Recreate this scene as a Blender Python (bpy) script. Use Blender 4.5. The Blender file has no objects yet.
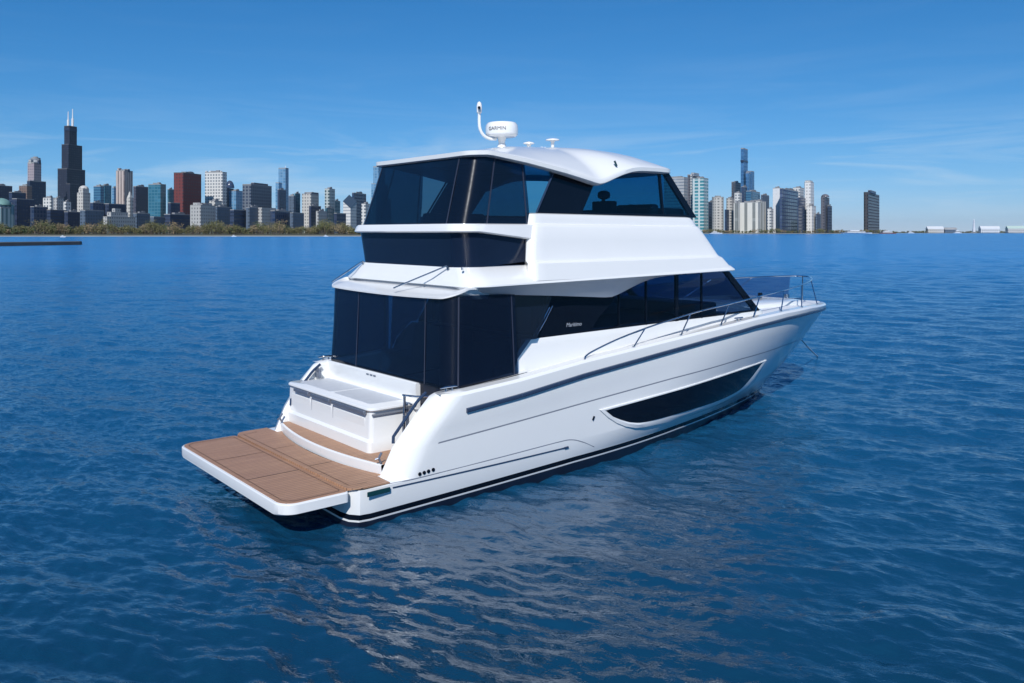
import bpy, bmesh, math, random
import numpy as np
from mathutils import Vector, Matrix
R = math.radians
I = np.interp
random.seed(7)
scene = bpy.context.scene
COL = scene.collection

# ------------------------------------------------------------------ camera
CAM_POS = Vector((-6.916, -14.822, 5.0))
CAM_YAW = R(50.176)                     # heading of the view, from the boat's bow direction (+X) towards port (+Y)
FOCAL = 823.87                          # in pixels of a 1024 pixel wide frame
FW = Vector((math.cos(CAM_YAW), math.sin(CAM_YAW), 0))
RT = Vector((math.sin(CAM_YAW), -math.cos(CAM_YAW), 0))
cd = bpy.data.cameras.new('camera')
cam = bpy.data.objects.new('camera', cd); COL.objects.link(cam)
cam.location = CAM_POS
cam.rotation_euler = (R(90), 0, CAM_YAW - R(90))
cd.sensor_width = 36.0
cd.lens = FOCAL / 1024 * 36
cd.shift_y = -(341.5 - 232.0) / 1024   # horizon sits high in the frame, verticals stay upright
cd.clip_start = 0.5
cd.clip_end = 60000
scene.camera = cam

# ------------------------------------------------------------------ light
SUN_EL = 39.0
SUN_LEFT = 7.0                         # degrees to the left of straight behind the camera
a = R(SUN_LEFT)
to_sun_h = (-FW * math.cos(a) - RT * math.sin(a)).normalized()
to_sun = Vector((to_sun_h.x * math.cos(R(SUN_EL)), to_sun_h.y * math.cos(R(SUN_EL)), math.sin(R(SUN_EL))))
sd = bpy.data.lights.new('sun', 'SUN'); sd.energy = 3.45; sd.angle = R(0.55); sd.color = (1.0, 0.99, 0.975)
so = bpy.data.objects.new('sun', sd); COL.objects.link(so)
so.rotation_euler = to_sun.to_track_quat('Z', 'Y').to_euler()
so.location = (0, 0, 60)

world = bpy.data.worlds.new('World'); scene.world = world; world.use_nodes = True
wt = world.node_tree; wt.nodes.clear()
def wn(t, **k):
    n = wt.nodes.new(t)
    for kk, v in k.items(): setattr(n, kk, v)
    return n
def wmath(op, a_, b_=None, c_=None, clamp=False):
    n = wn('ShaderNodeMath', operation=op, use_clamp=clamp)
    for i, v in enumerate((a_, b_, c_)):
        if v is None: continue
        if isinstance(v, (int, float)): n.inputs[i].default_value = v
        else: wt.links.new(v, n.inputs[i])
    return n.outputs[0]
sky = wn('ShaderNodeTexSky', sky_type='NISHITA')
sky.sun_disc = False
sky.sun_elevation = R(SUN_EL)
sky.sun_rotation = math.atan2(to_sun_h.x, to_sun_h.y)
sky.altitude = 2000; sky.air_density = 1.0; sky.dust_density = 0.05; sky.ozone_density = 2.6
tc = wn('ShaderNodeTexCoord')
sep = wn('ShaderNodeSeparateXYZ'); wt.links.new(tc.outputs['Generated'], sep.inputs[0])
Z = sep.outputs['Z']
# graded per channel: the deeper, more saturated blue of a polarised photograph
sc_ = wn('ShaderNodeSeparateColor'); wt.links.new(sky.outputs[0], sc_.inputs[0])
cc_ = wn('ShaderNodeCombineColor')
for k_, (gain, power) in enumerate(((.158, 1.46), (.770, .875), (1.50, .745))):
    wt.links.new(wmath('MULTIPLY', wmath('POWER', sc_.outputs[k_], power), gain), cc_.inputs[k_])
# thin streaks of high cloud near the horizon and a few faint wisps higher up
cm = wn('ShaderNodeCombineXYZ')
wt.links.new(wmath('MULTIPLY', sep.outputs['X'], 2.6), cm.inputs[0]); wt.links.new(wmath('MULTIPLY', sep.outputs['Y'], 2.6), cm.inputs[1])
wt.links.new(wmath('MULTIPLY', Z, 26.0), cm.inputs[2])
n1 = wn('ShaderNodeTexNoise'); n1.inputs['Scale'].default_value = 1.25; n1.inputs['Detail'].default_value = 7; n1.inputs['Roughness'].default_value = 0.62
n1.inputs['Distortion'].default_value = 0.7
wt.links.new(cm.outputs[0], n1.inputs['Vector'])
def wramp(v, pts):
    r = wn('ShaderNodeValToRGB'); e = r.color_ramp.elements
    while len(e) < len(pts): e.new(0.5)
    for el, (p, c) in zip(e, pts): el.position = p; el.color = (c, c, c, 1)
    wt.links.new(v, r.inputs[0]); return r.outputs[0]
band = wramp(Z, [(0.0, 0.55), (0.035, 0.9), (0.085, 0.85), (0.125, 0.16), (0.22, 0.03)])
dens = wramp(n1.outputs['Fac'], [(0.47, 0.0), (0.64, 0.5), (0.82, 1.0)])
cf = wmath('MULTIPLY', wmath('MULTIPLY', band, dens), 0.85, clamp=True)
cmix = wn('ShaderNodeMix', data_type='RGBA'); wt.links.new(cf, cmix.inputs[0])
wt.links.new(cc_.outputs[0], cmix.inputs[6]); cmix.inputs[7].default_value = (5.6, 7.0, 8.3, 1)
bg = wn('ShaderNodeBackground'); wt.links.new(cmix.outputs[2], bg.inputs[0]); bg.inputs[1].default_value = 0.085
wo = wn('ShaderNodeOutputWorld'); wt.links.new(bg.outputs[0], wo.inputs[0])

HAZE = 0.000012
vs = scene.view_settings
vs.view_transform = 'Standard'; vs.look = 'None'; vs.gamma = 1.0; vs.use_curve_mapping = False
vs.exposure = 0.32
scene.cycles.use_denoising = True
scene.cycles.max_bounces = 10; scene.cycles.transparent_max_bounces = 16
scene.cycles.caustics_reflective = False; scene.cycles.caustics_refractive = False

# ------------------------------------------------------------------ materials
def mat(name):
    m = bpy.data.materials.new(name); m.use_nodes = True
    m.node_tree.nodes.clear()
    o = m.node_tree.nodes.new('ShaderNodeOutputMaterial')
    return m, m.node_tree, o
class NT:
    """small helper around a node tree"""
    def __init__(s, t): s.t = t
    def n(s, typ, **k):
        x = s.t.nodes.new(typ)
        for kk, v in k.items(): setattr(x, kk, v)
        return x
    def put(s, sock, v):
        if isinstance(v, bpy.types.NodeSocket): s.t.links.new(v, sock)
        else: sock.default_value = v
    def math(s, op, *a, clamp=False):
        x = s.n('ShaderNodeMath', operation=op, use_clamp=clamp)
        for i, v in enumerate(a): s.put(x.inputs[i], v)
        return x.outputs[0]
    def mix(s, f, a_, b_, bt='MIX'):
        x = s.n('ShaderNodeMix', data_type='RGBA', blend_type=bt)
        s.put(x.inputs[0], f); s.put(x.inputs[6], a_); s.put(x.inputs[7], b_); return x.outputs[2]
    def noise(s, vec, scale, detail=4, rough=.55, dist=0):
        x = s.n('ShaderNodeTexNoise')
        if vec is not None: s.put(x.inputs['Vector'], vec)
        x.inputs['Scale'].default_value = scale; x.inputs['Detail'].default_value = detail
        x.inputs['Roughness'].default_value = rough; x.inputs['Distortion'].default_value = dist
        return x.outputs['Fac']
    def ramp(s, v, pts):
        r = s.n('ShaderNodeValToRGB'); e = r.color_ramp.elements
        while len(e) < len(pts): e.new(.5)
        for el, (p, c) in zip(e, pts):
            el.position = p; el.color = (c if len(c) == 4 else (*c, 1)) if isinstance(c, tuple) else (c, c, c, 1)
        s.put(r.inputs[0], v); return r.outputs[0]
    def mapping(s, vec, scale=(1, 1, 1), rot=(0, 0, 0)):
        x = s.n('ShaderNodeMapping'); s.put(x.inputs[0], vec)
        x.inputs['Scale'].default_value = scale; x.inputs['Rotation'].default_value = rot; return x.outputs[0]
    def bump(s, h, strength, dist=.01, normal=None):
        x = s.n('ShaderNodeBump'); s.put(x.inputs['Height'], h)
        x.inputs['Strength'].default_value = strength; x.inputs['Distance'].default_value = dist
        if normal is not None: s.put(x.inputs['Normal'], normal)
        return x.outputs[0]
    def bsdf(s, col, rough=.4, metal=0., spec=.5, ior=1.5, coat=0., normal=None):
        p = s.n('ShaderNodeBsdfPrincipled')
        s.put(p.inputs['Base Color'], col if not isinstance(col, tuple) else (*col[:3], 1))
        s.put(p.inputs['Roughness'], rough); s.put(p.inputs['Metallic'], metal)
        p.inputs['Specular IOR Level'].default_value = spec; p.inputs['IOR'].default_value = ior
        p.inputs['Coat Weight'].default_value = coat; p.inputs['Coat Roughness'].default_value = .04
        if normal is not None: s.put(p.inputs['Normal'], normal)
        return p.outputs[0]
def painted(name, col, rough=.3, metal=0., coat=0., var=.06, scale=3., bump=0., spec=.5):
    m, t, o = mat(name); h = NT(t)
    tcn = h.n('ShaderNodeTexCoord').outputs['Object']
    nz = h.noise(tcn, scale, 5)
    dark = tuple(c * (1 - var) for c in col); lite = tuple(min(1, c * (1 + var * .5)) for c in col)
    c = h.ramp(nz, [(.3, dark), (.7, lite)])
    r = h.math('MULTIPLY_ADD', h.noise(tcn, scale * 4, 3), .14, rough - .07)
    nrm = h.bump(h.noise(tcn, scale * 6, 2), bump, .01) if bump else None
    t.links.new(h.bsdf(c, r, metal, spec, coat=coat, normal=nrm), o.inputs[0]); return m

def tinted(name, trans, base, rough=.03, spec=.8, through=1.0):
    """tinted see-through sheet: part transparent, part dark surface, with a glossy front"""
    m, t, o = mat(name); h = NT(t)
    tr = h.n('ShaderNodeBsdfTransparent'); tr.inputs[0].default_value = (*trans, 1)
    tcn = h.n('ShaderNodeTexCoord').outputs['Object']
    nb = h.bump(h.noise(tcn, 1.3, 3), .10 if rough < .1 else .22, .02)
    ps = h.bsdf(base, rough, spec=.2, normal=nb)
    mx = h.n('ShaderNodeMixShader'); mx.inputs[0].default_value = 1 - through
    t.links.new(tr.outputs[0], mx.inputs[1]); t.links.new(ps, mx.inputs[2])
    gl = h.n('ShaderNodeBsdfGlossy'); gl.inputs['Roughness'].default_value = rough; t.links.new(nb, gl.inputs['Normal'])
    fr = h.n('ShaderNodeFresnel'); bf = h.n('ShaderNodeNewGeometry').outputs['Backfacing']; h.put(fr.inputs[0], h.math('MULTIPLY_ADD', bf, 1 / 1.45 - 1.45, 1.45))
    m2 = h.n('ShaderNodeMixShader'); t.links.new(h.math('MULTIPLY', fr.outputs[0], spec), m2.inputs[0])
    t.links.new(mx.outputs[0], m2.inputs[1]); t.links.new(gl.outputs[0], m2.inputs[2])
    t.links.new(m2.outputs[0], o.inputs[0]); return m

GELCOAT = painted('white_gelcoat', (.80, .80, .785), .16, coat=.35, var=.012, scale=1.2)
MOULD = painted('white_moulding', (.80, .80, .79), .30, var=.02, scale=2.5)
NONSKID = painted('grey_nonskid', (.56, .58, .61), .6, var=.05, scale=8, bump=.1)
DECKM = painted('white_deck_nonskid', (.76, .765, .77), .55, var=.03, scale=7, bump=.1)
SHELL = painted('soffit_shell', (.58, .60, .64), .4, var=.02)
NAVY = painted('dark_navy_paint', (.010, .016, .035), .35, var=.15)
BLACK = painted('black_gloss', (.004, .006, .012), .10, coat=0., var=.1, spec=.3)
RUBBER = painted('black_rubber', (.012, .014, .018), .55, var=.15)
STEEL = painted('polished_stainless', (.52, .55, .60), .16, metal=1.0, var=.05, scale=9)
RUBRAIL = painted('blue_grey_rub_strake', (.035, .058, .11), .25, metal=.2, var=.08)
SEAMGREY = painted('grey_groove', (.22, .24, .28), .5, var=.08)
CAULK = painted('black_caulking', (.035, .024, .02), .7)
GRIP = painted('grey_grip_recess', (.20, .225, .28), .35, metal=.5, var=.06)
UPHOL = painted('dark_upholstery', (.018, .022, .03), .6, var=.15, scale=12)
INNER = painted('interior_dark_trim', (.03, .034, .042), .6, var=.2)
INLIGHT = painted('interior_pale_trim', (.30, .30, .29), .6, var=.1)
GLASS = tinted('tinted_flybridge_glass', (.12, .38, .54), (.004, .010, .02), .02, through=.88)
GLASS2 = tinted('dark_saloon_glass', (.19, .30, .45), (.005, .008, .016), .02, through=.85)
CURT = tinted('dark_clear_curtain', (.14, .30, .50), (.005, .010, .026), .14, spec=.55, through=.32)
CURT2 = tinted('upper_clear_curtain', (.16, .38, .52), (.006, .012, .026), .12, spec=.6, through=.36)
BANDM = painted('navy_weather_screen', (.008, .016, .038), .16, var=.1, scale=.8)
ZIPM = painted('zip_tape', (.03, .036, .06), .5)
NETM = tinted('rail_mesh_screen', (.40, .52, .68), (.012, .03, .075), .4, through=.82)
LETTER = painted('silver_lettering', (.32, .35, .40), .35)
LETTERD = painted('dark_lettering', (.10, .10, .12), .5)
LAMPG = painted('green_dark_lens', (.008, .045, .05), .12)

def teak():
    m, t, o = mat('teak_planking'); h = NT(t)
    tcn = h.n('ShaderNodeTexCoord').outputs['Object']
    s_ = h.n('ShaderNodeSeparateXYZ'); t.links.new(tcn, s_.inputs[0])
    v = h.math('DIVIDE', s_.outputs['Y'], .085)
    fr = h.math('FRACT', v); idx = h.math('FLOOR', v)
    line = h.math('LESS_THAN', fr, .13)
    wn_ = h.n('ShaderNodeTexWhiteNoise', noise_dimensions='1D'); t.links.new(idx, wn_.inputs['W'])
    grain = h.noise(h.mapping(tcn, (2.2, 46, 10)), 1.0, 6, .6, .4)
    blot = h.noise(tcn, 1.6, 4)
    base = h.ramp(grain, [(.25, (.36, .19, .105)), (.55, (.49, .275, .160)), (.8, (.58, .345, .21))])
    base = h.mix(h.math('MULTIPLY', wn_.outputs['Value'], .5), base, (.37, .195, .12, 1))
    worn = h.ramp(h.noise(h.mapping(tcn, (.9, 2.6, 1)), 1.4, 5, .65), [(.42, 0.), (.72, 1.)])
    base = h.mix(h.math('MULTIPLY', worn, .45), base, (.32, .17, .10, 1))
    base = h.mix(h.math('MULTIPLY', blot, .35), base, (.36, .20, .11, 1))
    base = h.mix(h.math('MULTIPLY', line, .8), base, (.05, .033, .026, 1))
    nb = h.bump(h.math('SUBTRACT', grain, h.math('MULTIPLY', line, 1.5)), .25, .004)
    t.links.new(h.bsdf(base, .52, normal=nb), o.inputs[0]); return m
TEAK = teak()

# ------------------------------------------------------------------ mesh helpers
def children(o): return [c for c in bpy.data.objects if c.parent is o]
def link_mesh(name, verts, faces, mats, parent=None, midx=None, smooth=35, recalc=True):
    me = bpy.data.meshes.new(name)
    me.from_pydata([tuple(map(float, v)) for v in verts], [], [list(map(int, f)) for f in faces])
    if not isinstance(mats, (list, tuple)): mats = [mats]
    for m in mats: me.materials.append(m)
    if midx is not None: me.polygons.foreach_set('material_index', midx)
    bm = bmesh.new(); bm.from_mesh(me)
    bmesh.ops.remove_doubles(bm, verts=bm.verts, dist=1e-5)
    if recalc: bmesh.ops.recalc_face_normals(bm, faces=bm.faces)
    bm.to_mesh(me); bm.free()
    if smooth:
        me.polygons.foreach_set('use_smooth', [True] * len(me.polygons))
        me.set_sharp_from_angle(angle=R(smooth))
    me.update()
    o = bpy.data.objects.new(name, me); COL.objects.link(o)
    if parent is not None: o.parent = parent
    return o
def bevel(o, w=.02, seg=3, ang=35):
    m = o.modifiers.new('bevel', 'BEVEL'); m.width = w; m.segments = seg; m.limit_method = 'ANGLE'; m.angle_limit = R(ang)
    m.harden_normals = False
    return o
class MB:
    def __init__(s): s.v = []; s.f = []; s.m = []
    def add(s, v, f, mi=0):
        b = len(s.v); s.v += [tuple(p) for p in v]; s.f += [[i + b for i in q] for q in f]; s.m += [mi] * len(f); return s
    def loft(s, rows, closed=False, cap0=False, cap1=False, mi=0, mis=None):
        n = len(rows[0]); v = [p for r in rows for p in r]; f = []; mm = []
        for i in range(len(rows) - 1):
            for j in range(n if closed else n - 1):
                k = (j + 1) % n
                f.append([i * n + j, i * n + k, (i + 1) * n + k, (i + 1) * n + j]); mm.append(mis[i] if mis else mi)
        if cap0: f.append(list(range(n))[::-1]); mm.append(mi)
        if cap1: f.append([(len(rows) - 1) * n + j for j in range(n)]); mm.append(mi)
        b = len(s.v); s.v += [tuple(p) for p in v]; s.f += [[i + b for i in q] for q in f]; s.m += mm; return s
    def box(s, c, d, rz=0, mi=0):
        cx, cy, cz = c; dx, dy, dz = (q / 2 for q in d); ca, sa = math.cos(rz), math.sin(rz); v = []
        for z in (-dz, dz):
            for x, y in ((-dx, -dy), (dx, -dy), (dx, dy), (-dx, dy)):
                v.append((cx + x * ca - y * sa, cy + x * sa + y * ca, cz + z))
        return s.add(v, [[3, 2, 1, 0], [4, 5, 6, 7], [0, 1, 5, 4], [1, 2, 6, 5], [2, 3, 7, 6], [3, 0, 4, 7]], mi)
    def prism(s, poly, off, mi=0):
        """closed polygon (3-D points) pushed along off"""
        n = len(poly); v = [tuple(p) for p in poly] + [tuple(Vector(p) + Vector(off)) for p in poly]
        f = [list(range(n))[::-1], list(range(n, 2 * n))] + [[i, (i + 1) % n, n + (i + 1) % n, n + i] for i in range(n)]
        return s.add(v, f, mi)
    def tube(s, path, r, n=8, mi=0, cap=True, sy=1.0):
        P = [Vector(p) for p in path]; rows = []
        rs = r if isinstance(r, (list, tuple)) else [r] * len(P)
        t0 = (P[1] - P[0]).normalized(); ref = Vector((0, 0, 1)) if abs(t0.z) < .9 else Vector((1, 0, 0))
        u = t0.cross(ref).normalized()
        for i, p in enumerate(P):
            t = (P[min(i + 1, len(P) - 1)] - P[max(i - 1, 0)]).normalized()
            u = (u - t * u.dot(t)).normalized(); w = t.cross(u)
            rows.append([p + (u * math.cos(2 * math.pi * k / n) + w * math.sin(2 * math.pi * k / n) * sy) * rs[i] for k in range(n)])
        return s.loft(rows, closed=True, cap0=cap, cap1=cap, mi=mi)
    def lathe(s, prof, c=(0, 0, 0), n=20, mi=0, axis='z'):
        rows = []
        for r, z in prof:
            ring = []
            for k in range(n):
                x, y = r * math.cos(2 * math.pi * k / n), r * math.sin(2 * math.pi * k / n)
                q = (x, y, z) if axis == 'z' else (z, x, y)
                ring.append((c[0] + q[0], c[1] + q[1], c[2] + q[2]))
            rows.append(ring)
        return s.loft(rows, closed=True, cap0=True, cap1=True, mi=mi)
    def build(s, name, mats, parent=None, smooth=35):
        return link_mesh(name, s.v, s.f, mats, parent, s.m, smooth)
def empty(name, loc=(0, 0, 0), rz=0.):
    o = bpy.data.objects.new(name, None); COL.objects.link(o); o.location = loc; o.rotation_euler = (0, 0, rz); o.empty_display_size = .5
    return o
def tag(o, label=None, cat=None, group=None, kind=None):
    if label: o['label'] = label
    if cat: o['category'] = cat
    if group: o['group'] = group
    if kind: o['kind'] = kind
    return o
def bez(pts, n=10):
    """smooth curve through points (Catmull-Rom)"""
    P = [Vector(p) for p in pts]; P = [P[0] * 2 - P[1]] + P + [P[-1] * 2 - P[-2]]; out = []
    for i in range(1, len(P) - 2):
        p0, p1, p2, p3 = P[i - 1:i + 3]
        for k in range(n):
            t = k / n
            out.append(.5 * ((2 * p1) + (p2 - p0) * t + (2 * p0 - 5 * p1 + 4 * p2 - p3) * t * t + (3 * p1 - p0 - 3 * p2 + p3) * t ** 3))
    out.append(P[-2]); return out

# ================================================================== THE YACHT  (+X bow, +Y port, z = 0 waterline)
yacht = tag(empty('motor_yacht'), 'large white flybridge motor yacht with dark glass and teak swim platform, floating in the foreground', 'yacht')

# ---- plan curves
def aftU(xa, xe, w, r, we=None, ns=14, nc=9):
    """starboard half: centre of the aft edge, round the corner, forward to xe"""
    we = w if we is None else we; h = []
    for k in range(5): h.append((xa, -(w - r) * k / 4))
    for k in range(1, nc): t = math.pi / 2 * k / nc; h.append((xa + r * (1 - math.cos(t)), -(w - r) - r * math.sin(t)))
    for k in range(ns + 1): t = k / ns; h.append((xa + r + (xe - xa - r) * t, -(w + (we - w) * t)))
    return h
def both(h): return [(x, -y) for x, y in h[::-1]] + h[1:]
def foreU(xs, w, xc, wc, bulge, ns=30, nf=14, p=1.0):
    h = [(xs + (xc - xs) * k / ns, -(w + (wc - w) * k / ns)) for k in range(ns)]
    for k in range(nf + 1):
        t = math.pi / 2 * k / nf; h.append((xc + bulge * math.sin(t) ** p, -wc * max(0, math.cos(t)) ** .8))
    return h + [(x, -y) for x, y in h[:-1][::-1]]
def ring(xa, w, r, xc, wc, bulge, mid=0.):
    h = aftU(xa, xc, w, r, wc, ns=40)
    if mid:
        h = [(x, y - mid * max(0, math.sin(math.pi * min(1, max(0, (x - xa) / (xc - xa)))))) if k >= 13 else (x, y) for k, (x, y) in enumerate(h)]
    for k in range(1, 13):
        t = math.pi / 2 * k / 12; h.append((xc + bulge * math.sin(t), -wc * max(0, math.cos(t)) ** .8))
    full = h + [(x, -y) for x, y in h[1:-1][::-1]]
    return full
def zed(pts, z): return [(x, y, z(x, y) if callable(z) else z) for x, y in pts]

# ---- hull lines
def zb(x): return I(x, [0, 5, 9, 11, 13, 15.9], [.10, .25, .27, .25, .2, .06])
def zrub(x): return I(x, [0, 2.17, 3.44, 5.14, 7.08, 9.34, 11.42, 13.2, 15, 17, 19.3], [1.55, 1.72, 1.83, 2.03, 2.2, 2.4, 2.57, 2.65, 2.67, 2.61, 2.5])
def zcr(x): return I(x, [0, 1.5, 3.4, 5.6, 8.1, 11, 14, 16, 18], [1.06, 1.19, 1.32, 1.47, 1.63, 1.76, 1.79, 1.73, 1.55])
def zrim(x): return zrub(x) + I(x, [0, 1.7, 9, 14, 19.3], [.36, .34, .25, .18, .14])
def bz(x, B, xa, xs, p, q):
    u = np.clip((np.asarray(x, float) - xa) / (xs - xa), 0, 1); return B * (1 - u ** p) ** q
def aftn(x, a=.14): return a * np.clip((4 - np.asarray(x, float)) / 4, 0, 1) ** 2
LV = [  # (z of x, half breadth of x, stem x)
    (lambda x: -.8 + 0 * x, lambda x: bz(x, 1.0, 2, 14.2, 1.6, 1), 14.2),
    (lambda x: -.35 + 0 * x, lambda x: bz(x, 2.3, 4, 15.3, 1.8, .95), 15.3),
    (lambda x: zb(x) - .045, lambda x: bz(x, 2.5, 4.5, 15.75, 1.9, .95) - aftn(x, .06), 15.75),
    (lambda x: zb(x) - .01, lambda x: bz(x, 2.51, 4.5, 15.8, 1.9, .95) - aftn(x, .06), 15.8),
    (lambda x: zb(x) + .085, lambda x: bz(x, 2.52, 4.5, 15.9, 1.9, .95) - aftn(x, .06), 15.9),
    (lambda x: zb(x) + .115, lambda x: bz(x, 2.53, 4.6, 15.95, 1.9, .94) - aftn(x, .06), 15.95),
    (lambda x: .610 + I(x, [2, 17], [0, .35]), lambda x: bz(x, 2.57, 6.2, 17.2, 1.95, .88) - aftn(x, .1), 17.2),
    (lambda x: .640 + I(x, [2, 17], [0, .36]), lambda x: bz(x, 2.572, 6.3, 17.25, 1.95, .87) - aftn(x, .1), 17.25),
    (lambda x: zcr(x) - .014, lambda x: bz(x, 2.61, 7.8, 18.0, 2.1, .8) - aftn(x, .13), 18.0),
    (lambda x: zcr(x) + .014, lambda x: bz(x, 2.61, 7.9, 18.03, 2.1, .8) - aftn(x, .13), 18.03),
    (lambda x: (zcr(x) + zrub(x)) / 2, lambda x: bz(x, 2.64, 8.5, 18.45, 2.2, .75) - aftn(x), 18.45),
    (lambda x: zrub(x), lambda x: bz(x, 2.66, 9, 18.86, 2.3, .68) - aftn(x), 18.86),
    (lambda x: zrim(x) - .05, lambda x: bz(x, 2.655, 9, 18.9, 2.3, .66) - aftn(x), 18.9),
]
rim_y = lambda x: float(bz(x, 2.655, 9, 18.9, 2.3, .66) - aftn(x))
def x0_of(z): return float(I(z, [.65, 1.0, 1.25, 1.85, 2.02], [.64, .76, .94, 1.48, 1.72]))
NT_ = np.concatenate([np.linspace(0, .8, 70), .8 + .2 * np.sin(np.linspace(0, math.pi / 2, 42)[1:])])
def level_curve(zf, yf, xs, lower, inset=0., drop=0., zover=None, collapse=None):
    zfun = zover or zf
    pts = []
    if lower:
        xst = .42
        yB = float(yf(np.float64(.4)))
        pts += [(-.1, 0), (-.1, -.8), (-.1, -1.6), (-.1, -(yB - .42)), (-.055, -(yB - .2)), (.06, -(yB - .05)), (.25, -(yB - .005))]
    else:
        xa = x0_of(float(zfun(np.float64(1.3)))); xst = xa + .50
        yo = float(yf(np.float64(xst))); yi = yo - .50
        if collapse: yi = yo = yo - .26
        e = .05 if inset else 0
        pts += [(xa + 2.3, -(yi + e)), (xa + 1.0, -(yi + e)), (xa + .08 + e, -(yi + e)), (xa + .0 + e, -(yi + .08 + (0 if collapse else 0))), (xa + .05 + e, -(yi + .22 if not collapse else yi)),
                (xa + .22 + e, -(yo - .09 - e if not collapse else yo)), (xa + .36, -(yo - .022 - e if not collapse else yo))]
    out = [(x, y, float(zfun(np.float64(x)))) for x, y in pts]
    for t in NT_:
        x = xst + (xs - xst) * t
        y = float(yf(np.float64(x))) - inset
        if collapse: y = float(yf(np.float64(x))) - .26 if x < 17.6 else (float(yf(np.float64(x)))) * (1 - .26 / float(yf(np.float64(17.6)))) * 1.0
        out.append((x, -max(0, y), float(zfun(np.float64(x))) - drop))
    return out
WHITE, DARKB, BLK, GRV = 0, 1, 2, 3
rows = []; mis = [DARKB, DARKB, WHITE, BLK, SEAMGREY and 3, WHITE, WHITE, WHITE, GRV, WHITE, WHITE, WHITE, WHITE, WHITE]
mis[4] = WHITE
for i, (zf, yf, xs) in enumerate(LV): rows.append(level_curve(zf, yf, xs, i <= 6))
zf, yf, xs = LV[-1]
rows.append(level_curve(zf, yf, xs, False, inset=.05, zover=zrim))
rows.append(level_curve(zf, yf, 18.78, False, zover=lambda x: zrim(x) + .005, collapse=True))
hm = MB(); hm.loft(rows, mis=mis)
half_v, half_f, half_m = list(hm.v), list(hm.f), list(hm.m)
from mathutils.bvhtree import BVHTree
_bvh = BVHTree.FromPolygons([Vector(p) for p in half_v], half_f)
def hull_y(x, z):
    hit = _bvh.ray_cast(Vector((x, -6, z)), Vector((0, 1, 0)))[0]
    return -hit.y if hit else 0.
hm.add([(x, -y, z) for x, y, z in half_v], [q[::-1] for q in half_f])
hm.m = half_m + half_m
_q = hm.f
hm.m = [WHITE if (m_ == GRV and min(hm.v[i_][0] for i_ in f_) < 1.45) else m_ for f_, m_ in zip(_q, hm.m)]
hull = hm.build('hull', [GELCOAT, NAVY, BLACK, SEAMGREY], yacht, smooth=32)

# rub strakes, from the quarter to the stem
for s in (-1, 1):
    rb = MB(); pth = []
    for t in np.linspace(0, 1, 90):
        x = 2.15 + (18.88 - 2.15) * (1 - (1 - t) ** 1.5); pth.append((x, s * (float(bz(x, 2.66, 9, 18.86, 2.3, .68) - aftn(x)) + .028), float(zrub(x))))
    rows_ = [[(x, y - s * .03, z - .045), (x, y + s * .008, z - .04), (x, y + s * .016, z), (x, y + s * .008, z + .035), (x, y - s * .03, z + .04)] for x, y, z in pth]
    rb.loft(rows_, closed=True, cap0=True, cap1=True); rb.build('rub_rail', RUBRAIL, hull)
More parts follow.
